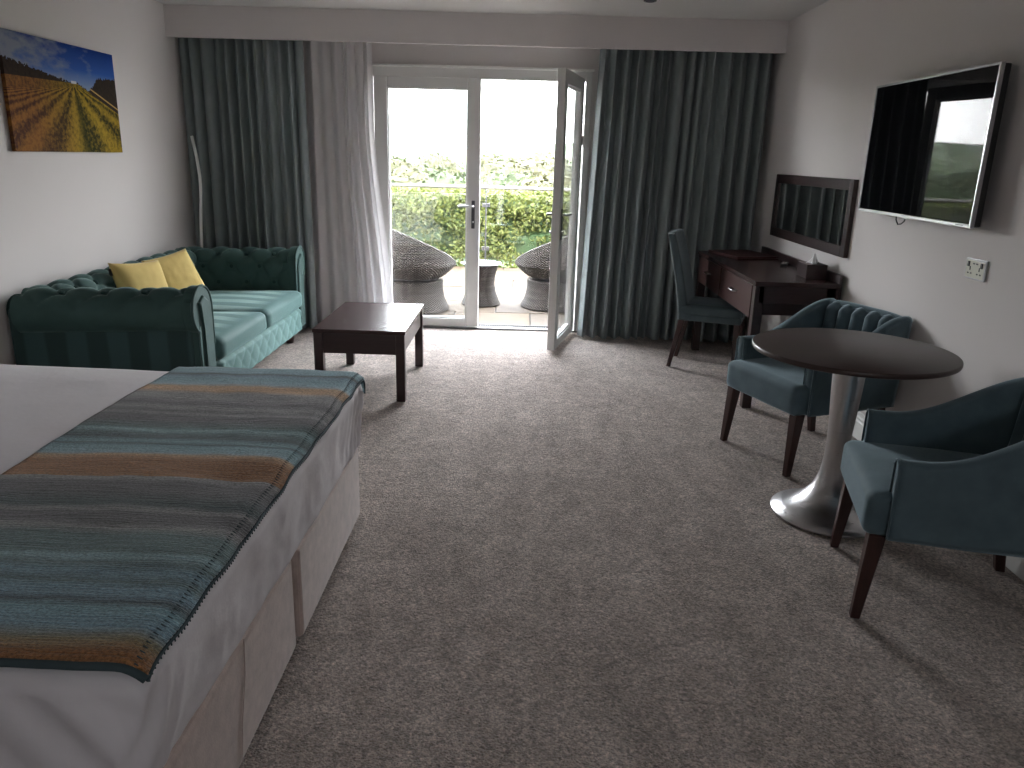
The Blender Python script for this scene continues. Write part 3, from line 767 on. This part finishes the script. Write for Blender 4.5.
# ------------------------------------------------------------------ wall socket
sk = empty('wall_socket', (XR, 3.255, 1.05), 0, 'chrome double power socket plate below the television', 'socket')
box('face_plate', -.010, 0, -.074, .074, -.043, .043, MAT['silver'], sk, .003)
box('insert', -.0112, -.0098, -.066, .066, -.036, .034, m_plain('ivory_insert', (.50, .49, .40), .4), sk, .001)
for s in (-1, 1):
    box('rocker_switch', -.015, -.010, s*.048-.007, s*.048+.007, .008, .030, MAT['black'], sk, .001)
    for dy, dz, a, b in ((0, .002, .004, .008), (-.011, -.018, .0055, .003), (.011, -.018, .0055, .003)):
        box('pin_hole', -.0118, -.0105, s*.034+dy-a, s*.034+dy+a, dz-b, dz+b, MAT['black'], sk, 0)
    box('usb_port', -.0118, -.0105, s*.011-.008, s*.011+.008, .020, .026, MAT['black'], sk, 0)

# ------------------------------------------------------------------ desk
DX0, DX1, DY0, DY1, DZ = 1.375, 1.882, 4.53, 6.10, .785
dk = empty('desk', (1.63, 5.31, 0), 0, 'dark mahogany writing desk with two drawers against the right wall', 'desk')
def D(o): return into(o, dk)
D(box('desktop', DX0, DX1-.02, DY0, DY1, DZ-.028, DZ, MAT['woodtop'], None, .003))
D(box('upstand', DX1-.02, DX1, DY0, DY1, DZ-.13, DZ+.05, MAT['wood'], None, .003))
for y0, y1 in ((DY0+.015, DY0+.037), (DY1-.037, DY1-.015)): D(box('end_rail', DX0+.03, DX1-.02, y0, y1, .655, DZ-.028, MAT['wood'], None, .002))
D(box('back_rail', DX1-.045, DX1-.022, DY0+.06, DY1-.06, .60, DZ-.028, MAT['wood'], None, .002))
for x in (DX0+.035, DX1-.055):
    for y in (DY0+.045, DY1-.045): D(box('leg', x-.028, x+.028, y-.03, y+.03, 0, DZ-.028, MAT['wood'], None, .003))
for y0, y1 in ((DY0+.082, 5.355), (5.375, DY1-.082)):
    dr = D(box('drawer', DX0+.004, DX0+.024, y0, y1, .555, DZ-.034, MAT['drawer'], None, .003))
    box_o = into(box('drawer_box', DX0+.024, DX1-.06, y0+.02, y1-.02, .57, DZ-.05, MAT['wood'], None, 0), dk); box_o.parent = dr
    yc = (y0+y1)/2; h = into(tube('handle', [(DX0+.006, yc-.055, .665), (DX0-.02, yc-.052, .665), (DX0-.024, yc-.04, .665), (DX0-.024, yc+.04, .665), (DX0-.02, yc+.052, .665), (DX0+.006, yc+.055, .665)], .006, MAT['chrome'], None, 8), dk); h.parent = dr
# things on the desk
fo = empty('folder', (1.655, 5.85, DZ), math.radians(14), 'closed maroon leatherette folder on the far end of the desk', 'folder')
box('back_cover', -.165, .165, -.225, .225, 0, .004, MAT['leather'], fo, .001)
box('pages', -.155, .150, -.205, .205, .004, .012, MAT['leather'], fo, 0)
box('front_cover', -.167, .167, -.227, .227, .012, .017, MAT['leather'], fo, .0015)
box('spine', -.170, -.163, -.227, .227, 0, .017, MAT['leather'], fo, .002)
tb = empty('tissue_box', (1.79, 4.80, DZ), 0, 'dark cube-shaped box with a white tissue pulled up on the desk', 'tissue box')
bm = bmesh.new()
add_box(bm, -.062, .062, -.085, .085, 0, .085, .002)
bm_obj('box', bm, MAT['wood'], tb)
box('opening', -.03, .03, -.045, .045, .085, .0862, MAT['black'], tb, 0)
def tis(u, v):
    a = 2*PI*u; r = (.030*(1-v)**.8 + .003) * (1+.35*math.sin(3*a+v*4)*(1-v*.4) + .15*math.sin(5*a))
    return (r*math.cos(a)*.8 + .008*v, r*math.sin(a)*1.1, .085 + .055*v + .008*math.sin(2*a)*v)
grid_mesh('tissue', tis, 40, 12, MAT['tissue'], tb, closeu=True, capv=True)
rm = empty('remote_control', (1.80, 5.34, DZ), math.radians(-22), 'small dark remote control lying on the desk by the upstand', 'remote')
box('body', -.022, .022, -.075, .075, 0, .016, MAT['black'], rm, .005)
for i in range(2):
    for j in range(5): box('key', -.012+i*.015, -.003+i*.015, -.055+j*.022, -.043+j*.022, .0155, .0175, MAT['grey_chip'], rm, 0)

# ------------------------------------------------------------------ round pedestal table
rt = empty('pedestal_table', (1.362, 3.085, 0), 0, 'round dark walnut table on a flared brushed steel pedestal', 'table')
lathe('tabletop', [(0, .715), (.388, .715), (.394, .718), (.396, .723), (.396, .731), (.394, .7355), (.39, .737), (0, .737)], MAT['tabletop'], rt, 96)
prof = [(0, 0), (.236, 0), (.240, .004), (.238, .012)]
for k in range(1, 33):
    z = .012 + k/32*.688
    r = .044 + .194*math.exp(-(z-.012)/.068) + .020*sstep(.25, .68, z)
    prof.append((r, z))
prof += [(.085, .705), (.085, .715), (0, .715)]
lathe('pedestal', prof, MAT['steel'], rt, 72)

# ------------------------------------------------------------------ tub armchairs
def armchair(loc, facing, label):
    """local frame: +x to the chair's left/right, y from 0 (front legs) to .6 (back)"""
    d = Vector((facing[0], facing[1], 0)).normalized()
    rz = math.atan2(d.y, d.x) + PI/2           # local -y = facing
    root = empty('armchair', (loc[0], loc[1], 0), rz, label, 'armchair', 'teal tub armchairs at the round table')
    m = MAT['armchair']; W = .288
    # seat with a rounded front
    s = cushion_box('seat_cushion', -W+.012, W-.012, -.028, .55, .305, .452, m, .014, rr=.032); s.parent = root
    # arms: sloped panels with padded top edge, curving up to the back
    def arm_top(y): return .575 + .012*(1-sstep(0, .12, y)) * 0 + .185*sstep(.10, .56, y)**1.25
    for sg in (-1, 1):
        def fn(u, v, sg=sg):
            y = .045 + v*.535; zt = arm_top(y); z0 = .31; th = .030
            lean = .02*sstep(.3, 1, v)
            # closed section: out side up, rounded top, inner side down
            n = u*20
            H = zt-z0
            if u < .35: p = (th, z0 + (H-.02)*(u/.35))
            elif u < .65:
                a = (u-.35)/.30*PI; p = (th*math.cos(a), zt-.02 + .02*math.sin(a))
            else: p = (-th, zt-.02 - (H-.02)*((u-.65)/.35))
            x = (W-.025) + p[0] - .012*sstep(.4, 1, v)
            return (sg*x, y + .06*(p[1]-.31)*v, p[1])
        grid_mesh('arm', fn, 40, 26, m, root, closeu=True, capv=True)
        # light welt at the arm front
        fy_ = .043; zt = arm_top(.045)
        tube('piping', [(sg*(W-.025+.029), fy_, .315), (sg*(W-.025+.029), fy_, zt-.022), (sg*(W-.025+.02), fy_, zt-.007), (sg*(W-.025), fy_, zt-.001), (sg*(W-.025-.02), fy_, zt-.007), (sg*(W-.025-.029), fy_, zt-.022), (sg*(W-.025-.029), fy_, .45)], .0045, m, root, 6)
    # back shell
    def back(u, v):
        x = (v*2-1)*(W-.008); z0 = .31; zt = .762 - .012*abs(v*2-1)**4
        th = .034; H = zt-z0
        if u < .35: p = (th, z0 + (H-.03)*(u/.35))
        elif u < .65:
            a = (u-.35)/.30*PI; p = (th*math.cos(a), zt-.03 + .03*math.sin(a))
        else: p = (-th, zt-.03 - (H-.03)*((u-.65)/.35))
        yb = .555 + .10*(p[1]-.31) - .03*abs(v*2-1)**3
        return (x, yb + p[0], p[1])
    grid_mesh('backrest', back, 60, 40, m, root, closeu=True, capv=True)
    # tufted inner back: upright channels, pinched at a row of buttons
    def chan(u, v):
        x = (u*2-1)*(W-.062); z = .42 + v*.325
        c = u*5.0; t_ = abs(math.sin(PI*c)); kk = abs(2*(c % 1)-1)
        bulge = .046*(t_**.5)*(1-.45*math.exp(-((v-.42)/.13)**2)*(kk**1.5))
        edge = sstep(0, .06, v)*(1-sstep(.88, 1, v)**2)*sstep(0, .03, u)*(1-sstep(.97, 1, u))
        zz = z + .012*math.sin(PI*c)**2*sstep(.6, 1, v)
        return (x, .555 + .10*(z-.31) - .030 - .004 - bulge*edge, zz)
    ib = grid_mesh('channel_tufting', chan, 110, 40, m, root); solid(ib, .02, -1)
    for k in range(1, 5):
        x = (k/5*2-1)*(W-.062); z = .42+.42*.325
        o = lathe('button', [(0, .006), (.007, .004), (.010, 0), (.007, -.003), (0, -.003)], m, ib, 10); o.matrix_local = Matrix.Translation((x, .555+.10*(z-.31)-.044, z)) @ Matrix.Rotation(PI/2, 4, 'X')
    box('underframe', -W+.04, W-.04, .02, .54, .300, .315, MAT['black'], root, .004)
    for sx in (-1, 1):
        leg_taper('leg', (sx*.245, .022, .312), (sx*.256, -.004, 0), .026, .015, MAT['legwood'], root)
        leg_taper('leg', (sx*.235, .53, .312), (sx*.245, .580, 0), .024, .016, MAT['legwood'], root)
    return root
armchair((1.222, 3.722), (-.93, -.363), 'teal velvet tub armchair behind the round table, beside the desk')
armchair((1.216, 2.530), (-.971, .24), 'teal velvet tub armchair in the right foreground, cut by the picture edge')

# ------------------------------------------------------------------ desk chair
ang = math.radians(-20)
dc = empty('desk_chair', (1.205, 5.653, 0), ang, 'slim high-backed slate velvet chair pulled up to the desk', 'chair')
m = MAT['deskchair']
s = cushion_box('seat', -.005, .44, -.205, .205, .395, .472, m, .010, rr=.026); s.parent = dc
box('seat_rail', 0, .432, -.2, .2, .355, .405, m, dc, .010, 3)
def dback(u, v):
    a = u*2*PI; t_ = .036*(1-.25*v) ; ww = .202*(1-.03*v)
    c, s_ = math.cos(a), math.sin(a)
    px = t_*math.copysign(abs(c)**.45, c); py = ww*math.copysign(abs(s_)**.16, s_)
    z = .36 + v*.60
    if v > .93: z -= 0
    lean = -.005 - .10*v**1.5 - .03*v
    bow = -.012*(1-(py/ww)**2)*v
    return (.035 + lean + px + bow, py, z + .012*(1-(py/ww)**2)*v*v)
grid_mesh('backrest', dback, 56, 30, m, dc, closeu=True, capv=True)
for sy in (-1, 1):
    pts = []
    for k in range(22):
        v = k/21; z = .36+v*.60; lean = -.005-.10*v**1.5-.03*v
        pts.append((.035+lean-.034*(1-.25*v), sy*.198*(1-.03*v), z))
    pts.append((.035-.135+.02, sy*.196, .962))
    tube('piping', pts, .005, m_fabric('pale_piping', (.28, .33, .34), .1, 300, .3, .8), dc, 6)
    leg_taper('leg', (.02, sy*.175, .36), (-.05, sy*.165, 0), .021, .014, MAT['legwood'], dc)
    leg_taper('leg', (.405, sy*.175, .36), (.41, sy*.175, 0), .021, .014, MAT['legwood'], dc)

# ------------------------------------------------------------------ ceiling detector
cd = empty('ceiling_downlight', (.785, 5.56, ZC), 0, 'small dark recessed fitting in the ceiling at the top edge', 'ceiling light')
lathe('trim_ring', [(.030, -.001), (.042, -.001), (.044, -.006), (.040, -.010), (.030, -.008), (.030, -.001)], MAT['darkmetal'], cd, 28)
lathe('lens', [(0, -.004), (.030, -.004), (.030, -.001), (0, -.001)], MAT['black'], cd, 28)

# ------------------------------------------------------------------ outside: patio
PZ = -.06
MAT['slab'] = None
def slab_mat():
    t = NT('sandstone_slab'); v = t.coord(); inf = t.n('ShaderNodeObjectInfo')
    a = t.ramp(inf.outputs['Random'], [(0, (.062, .045, .031)), (.5, (.076, .057, .040)), (1, (.066, .054, .043))])
    n = t.noise(v, 7, 4); col = t.mix(1.0, a, t.ramp(n, [(.3, (.85,)*3), (.7, (1.12,)*3)]), 'MULTIPLY')
    return t.done(t.pbsdf(col, .8, spec=.2, bump=t.noise(v, 30, 4), bstr=.2, bdist=.005))
MAT['slab'] = slab_mat()
pt = empty('patio', (0, 0, 0)); st(pt, 'sandstone paved terrace outside the patio doors', 'patio')
box('mortar_bed', -6.2, 4.4, 6.79, 10.95, PZ-.08, PZ-.012, m_plain('dark_mortar', (.02, .018, .015), .9), pt, 0)
slabs = {}
row = 0; y = 6.80
while y < 10.9:
    dpt = [.86, .62, .9, .6][row % 4]; y1 = min(y+dpt, 10.95)
    x = -6.2 + [.0, -.35, -.62, -.2][row % 4]; k = 0
    while x < 4.4:
        wd = [.9, .6, .9, .75][(k+row) % 4]
        key = (round(wd, 2), round(y1-y, 2))
        if key not in slabs:
            b = bmesh.new(); add_box(b, 0, wd-.012, 0, y1-y-.012, -.05, 0, .004, 1); me = bpy.data.meshes.new('slab'); b.to_mesh(me); b.free(); me.materials.append(MAT['slab']); slabs[key] = me
        o = bpy.data.objects.new('slab', slabs[key]); COL.objects.link(o); o.parent = pt; o.location = (x, y, PZ + random.uniform(-.002, .002))
        x += wd; k += 1
    y = y1; row += 1
# step below the door
box('step', OX0-.1, OX1+.1, 6.645, 6.795, -.14, -.031, MAT['grey_chip'], pt, .003)

# wicker furniture
def wicker_mat():
    t = NT('grey_brown_wicker'); v = t.coord(); x, y, z = t.sep(v)
    ang_ = t.math('ARCTAN2', y, x)
    wa = t.math('SINE', t.math('MULTIPLY', ang_, 70)); wz = t.math('SINE', t.math('MULTIPLY', z, 2*PI/.022))
    wv = t.math('MULTIPLY', wa, wz)
    n = t.noise(t.coord(scale=(1, 1, 14)), 3, 4)
    base = t.ramp(n, [(.3, (.024, .019, .015)), (.5, (.042, .035, .030)), (.7, (.066, .057, .050))])
    col = t.mix(1.0, base, t.ramp(t.math('MULTIPLY_ADD', wv, .5, .5), [(.1, (.6,)*3), (.9, (1.2,)*3)]), 'MULTIPLY')
    return t.done(t.pbsdf(col, .6, spec=.3, bump=wv, bstr=.7, bdist=.008))
MAT['wicker'] = wicker_mat()
def ridge(prof, n, amp):
    """profile with woven courses: resample and ripple"""
    L = [0]
    for a, b in zip(prof, prof[1:]): L.append(L[-1] + math.hypot(b[0]-a[0], b[1]-a[1]))
    out = []
    for k in range(n+1):
        s = k/n*L[-1]; i = max(j for j in range(len(L)) if L[j] <= s+1e-9); i = min(i, len(prof)-2)
        t = (s-L[i])/(L[i+1]-L[i]) if L[i+1] > L[i] else 0
        r = prof[i][0] + (prof[i+1][0]-prof[i][0])*t; z = prof[i][1] + (prof[i+1][1]-prof[i][1])*t
        out.append((max(0, r + (amp if k % 2 else 0)), z))
    return out
def wicker_chair(loc, rz, label, sc=1.0):
    root = empty('wicker_chair', (loc[0], loc[1], PZ), rz, label, 'wicker chair', 'wicker tub chairs on the patio')
    base = [(0, 0), (.345, 0), (.36, .01), (.350, .04), (.318, .10), (.300, .17), (.293, .24), (.296, .30), (.288, .305), (0, .305)]
    lathe('base', ridge(base, 74, .004), MAT['wicker'], root, 56)
    lathe('swivel_ring', [(0, .304), (.24, .304), (.24, .336), (0, .336)], MAT['black'], root, 32)
    # bowl: back high (local +y), front low; rim cut by a slanted plane
    def bowl(u, v, ins):
        a = 2*PI*u; hi = .5 + .5*math.sin(a)
        rim = .40 + .42*(hi**.62)
        z = .335 + v*(rim-.335)
        tz = (z-.335)
        r = .275 + .155*min(1, tz/.13)**.7 - .16*max(0, (tz-.15)/.45)**1.5
        r -= ins
        r += .004*math.sin(z*2*PI/.024)*(0 if ins else 1)
        return (r*math.cos(a), r*math.sin(a), z + (ins*.4 if v < .01 else 0))
    grid_mesh('bowl', lambda u, v: bowl(u, v, 0), 84, 50, MAT['wicker'], root, closeu=True)
    grid_mesh('bowl_lining', lambda u, v: bowl(u, v, .03), 84, 24, MAT['wicker'], root, closeu=True)
    bm = bmesh.new(); pts = [Vector(bowl(k/84, 1, .015)) for k in range(85)]; tube_into(bm, pts, .018, 8, False); bm_obj('rim', bm, MAT['wicker'], root, True)
    lathe('seat_pad', [(0, .345), (.30, .345), (.335, .365), (.345, .395), (.33, .42), (0, .43)], MAT['wicker'], root, 48)
    root.scale = (sc, sc, sc)
    return root
wicker_chair((-1.085, 7.72), math.radians(118), 'grey wicker tub chair seen through the closed door leaf')
wicker_chair((.345, 8.05), math.radians(-116), 'grey wicker tub chair partly behind the open door leaf', .97)
wt = empty('wicker_table', (-.425, 8.08, PZ), 0, 'small waisted wicker side table with a glass top between the patio chairs', 'side table')
lathe('base', ridge([(0, 0), (.195, 0), (.205, .01), (.19, .05), (.155, .14), (.140, .23), (.150, .32), (.178, .41), (.185, .43), (0, .43)], 80, .003), MAT['wicker'], wt, 48)
lathe('glass_top', [(0, .43), (.21, .43), (.215, .434), (.21, .440), (0, .440)], m_plain('frosted_glass', (.55, .62, .64), .08, 0, var=.02, spec=.8), wt, 48)

# balustrade: handrail, posts with clamps, glass panels
RY = 10.5
rl = empty('balustrade', (0, RY, 0), 0, 'glass balustrade with a pale round handrail in front of the hedge', 'railing')
tube('handrail', [(-9.5, 0, 1.047), (7, 0, 1.047)], .024, m_plain('weathered_rail', (.11, .105, .095), .5), rl, 14)
px = [-.50 + 1.55*k for k in range(-6, 5)]
for x in px:
    p = box('post', x-.009, x+.009, -.02, .02, PZ, 1.03, MAT['darkmetal'], rl, .004)
    for z in (.25, .82):
        for s in (-1, 1): box('clamp', x+s*.03-.02, x+s*.03+.02, -.016, .016, z-.025, z+.025, MAT['darkmetal'], p, .004)
for x in px[:-1]: box('glass_panel', x+.022, x+1.528, -.005, .005, .06, .96, MAT['glass'], rl, 0)

# hedge
def leaf_mat(name, c1, c2, c3, sc=3, tl=.25):
    t = NT(name); v = t.coord(); n = t.noise(v, sc, 5, .65)
    col = t.ramp(n, [(.3, c1), (.5, c2), (.72, c3)])
    df = t.n('ShaderNodeBsdfPrincipled'); t.l(col, df.inputs['Base Color']); df.inputs['Roughness'].default_value = .6; df.inputs['Specular IOR Level'].default_value = .25
    tr = t.n('ShaderNodeBsdfTranslucent'); t.l(col, tr.inputs[0])
    mx = t.n('ShaderNodeMixShader'); mx.inputs[0].default_value = tl; t.l(df.outputs[0], mx.inputs[1]); t.l(tr.outputs[0], mx.inputs[2])
    return t.done(mx)
MAT['hedge'] = leaf_mat('hedge_leaf', (.028, .040, .007), (.070, .086, .016), (.145, .145, .045), 22)
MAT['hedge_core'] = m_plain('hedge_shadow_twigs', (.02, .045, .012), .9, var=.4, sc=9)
hd = empty('hedge', (0, 11.5, 0), 0, 'clipped leafy green hedge along the far edge of the patio', 'hedge')
HX0, HX1, HY0, HY1, HZ0, HZ1 = -11, 8, -.55, .75, -.1, .93
def hedge_core(u, v):
    a = u*2*PI; x = HX0 + v*(HX1-HX0)
    c, s_ = math.cos(a), math.sin(a)
    y = (HY0+HY1)/2 + (HY1-HY0)/2*.9*math.copysign(abs(c)**.5, c); z = (HZ0+HZ1)/2 + (HZ1-HZ0)/2*.92*math.copysign(abs(s_)**.5, s_)
    k = .06*fbm(x, y, z, 2.2)
    return (x, y + k, z + k*.7)
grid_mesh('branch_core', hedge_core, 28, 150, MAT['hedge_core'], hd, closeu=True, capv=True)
def leaves(name, P, N, size, mat, parent):
    n = len(P); rv = RNG.normal(size=(n, 3))
    Nn = N + .75*rv; Nn /= np.linalg.norm(Nn, axis=1)[:, None]
    T = np.cross(Nn, RNG.normal(size=(n, 3))); T /= np.linalg.norm(T, axis=1)[:, None]; B = np.cross(Nn, T)
    s = size*RNG.uniform(.6, 1.35, size=(n, 1))
    V = np.stack([P - T*s, P + B*s*.5, P + T*s, P - B*s*.5], 1).reshape(-1, 3)
    me = bpy.data.meshes.new(name); me.vertices.add(4*n); me.vertices.foreach_set('co', V.astype(np.float32).ravel())
    me.loops.add(4*n); me.loops.foreach_set('vertex_index', np.arange(4*n, dtype=np.int32))
    me.polygons.add(n); me.polygons.foreach_set('loop_start', np.arange(0, 4*n, 4, dtype=np.int32)); me.polygons.foreach_set('loop_total', np.full(n, 4, np.int32))
    me.update(); me.validate()
    return tag(link(name, me, mat, parent), kind='stuff')
nl = 85000
xs = RNG.uniform(HX0, HX1, nl); face = RNG.random(nl)
P = np.zeros((nl, 3)); N = np.zeros((nl, 3))
fr_ = face < .55
P[fr_] = np.stack([xs[fr_], HY0 + RNG.uniform(-.05, .10, fr_.sum()), RNG.uniform(HZ0, HZ1, fr_.sum())], 1); N[fr_] = (0, -1, .35)
tp_ = ~fr_
P[tp_] = np.stack([xs[tp_], RNG.uniform(HY0, HY1, tp_.sum()), HZ1 + RNG.uniform(-.08, .06, tp_.sum())], 1); N[tp_] = (0, -.2, 1)
bumpv = np.array([fbm(a, b, c, 1.7) for a, b, c in P]); P[:, 1] -= bumpv*.12*fr_; P[:, 2] += bumpv*.05*tp_
leaves('foliage', P, N, .034, MAT['hedge'], hd)

# land beyond: falling meadow, wooded valley and far ridge
def land(u, v):
    y = 11.6 + 900*v**2.2; x = (u*2-1)*(40 + y*1.1)
    d = y
    z = -.35 - 9*sstep(14, 60, d) + 9.5*sstep(90, 420, d) + 30*sstep(350, 900, d)*(.75 + .5*fbm(x, 0, 3, .004)) * (.55 + .45*sstep(-50, -400, x))
    z += .5*fbm(x, y, 0, .05)*sstep(30, 80, d)
    return (x, y, z)
def land_mat():
    t = NT('meadow_and_woodland'); v = t.coord(); n = t.noise(v, .05, 6, .7); n2 = t.noise(v, .6, 4)
    col = t.ramp(n, [(.35, (.018, .034, .012)), (.5, (.03, .05, .016)), (.62, (.07, .07, .03)), (.75, (.03, .05, .018))])
    col = t.mix(1.0, col, t.ramp(n2, [(.3, (.7,)*3), (.7, (1.25,)*3)]), 'MULTIPLY')
    return t.done(t.pbsdf(col, .95, spec=.05))
st(grid_mesh('land', land, 120, 90, land_mat()), 'wooded valley and low hills beyond the hedge', 'landscape')
hz = box('haze', -700, 600, 13.2, 900, -25, 70, None, None, 0)
t = NT('valley_haze'); vs_ = t.n('ShaderNodeVolumeScatter'); vs_.inputs['Color'].default_value = (.97, .985, 1, 1); vs_.inputs['Density'].default_value = .00016; vs_.inputs['Anisotropy'].default_value = .2
t.l(vs_.outputs[0], t.out.inputs['Volume']); hz.data.materials.append(t.m)
tag(hz, 'pale summer haze hanging over the valley', 'haze', kind='stuff')
tree_mats = [leaf_mat('oak_leaves', (.012, .024, .006), (.022, .038, .009), (.04, .057, .016), .9, .15), leaf_mat('willow_leaves', (.017, .028, .009), (.033, .046, .016), (.055, .068, .026), .9, .15), leaf_mat('autumn_leaves', (.019, .023, .007), (.038, .037, .012), (.057, .053, .018), .9, .15)]
MAT['bark'] = m_plain('bark', (.07, .055, .04), .9, var=.3)
crowns = []
for q in range(6):
    b = bmesh.new(); bmesh.ops.create_icosphere(b, subdivisions=4, radius=1)
    for v in b.verts:
        p = v.co.copy(); k = .30*fbm(p.x+q*7, p.y, p.z, 1.5) + .16*fbm(p.x, p.y+q*5, p.z, 4.5) + .08*fbm(p.x, p.y, p.z+q, 11)
        v.co = p*(1+k)
    b.normal_update(); vs = [v.co.copy() for v in b.verts]; rq = random.Random(q)
    for _ in range(2600):
        c = rq.choice(vs)*rq.uniform(.93, 1.10); n_ = (c.normalized() + Vector((rq.gauss(0, .6), rq.gauss(0, .6), rq.gauss(0, .6)))).normalized()
        t1 = n_.cross(Vector((rq.gauss(0, 1), rq.gauss(0, 1), rq.gauss(0, 1)))).normalized(); t2 = n_.cross(t1); z_ = rq.uniform(.03, .075)
        c = c + Vector((rq.gauss(0, .03), rq.gauss(0, .03), rq.gauss(0, .03)))
        b.faces.new([b.verts.new(c + t1*z_), b.verts.new(c + t2*z_*.7), b.verts.new(c - t1*z_), b.verts.new(c - t2*z_*.7)])
    me = bpy.data.meshes.new('crown'); b.to_mesh(me); b.free(); me.materials.append(tree_mats[q % 3]); crowns.append(me)
b = bmesh.new(); tube_into(b, [(0, 0, 0), (.02, .01, .5), (0, 0, 1)], [.12, .08, .05], 8); trunk = bpy.data.meshes.new('trunk'); b.to_mesh(trunk); b.free(); trunk.materials.append(MAT['bark'])
def tree(x, y, top, r, q):
    h = 2.0*r*1.15
    root = empty('tree', (x, y, top-h-1.0), random.uniform(0, 6.28), ['rounded dark green tree', 'rounded pale green tree', 'rounded yellowish tree'][q % 3] + ' in the hazy valley beyond the hedge', 'tree', 'trees in the valley beyond the hedge')
    c = bpy.data.objects.new('crown', crowns[q]); COL.objects.link(c); c.parent = root; c.location = (0, 0, h+1.0-r); c.scale = (r*1.15, r*1.15, r)
    t_ = bpy.data.objects.new('trunk', trunk); COL.objects.link(t_); t_.parent = root; t_.location = (0, 0, -2); t_.scale = (r*.8, r*.8, h*.6+3)
placed = []
for (d0, d1, n, t0, t1, r0, r1) in ((24, 40, 34, -1.6, -.5, 1.6, 2.6), (42, 75, 44, -.9, .35, 2.2, 3.6), (80, 140, 46, -.1, 1.3, 3.2, 5.2)):
    k = 0
    for _ in range(4000):
        if k >= n: break
        y = random.uniform(d0, d1); x = y*random.uniform(-.85, .5); r = random.uniform(r0, r1)
        if any((x-a)**2 + (y-b)**2 < (1.6*(r+c))**2 for a, b, c in placed): continue
        placed.append((x, y, r)); k += 1
        tree(x, y, random.uniform(t0, t1), r, random.randrange(6))
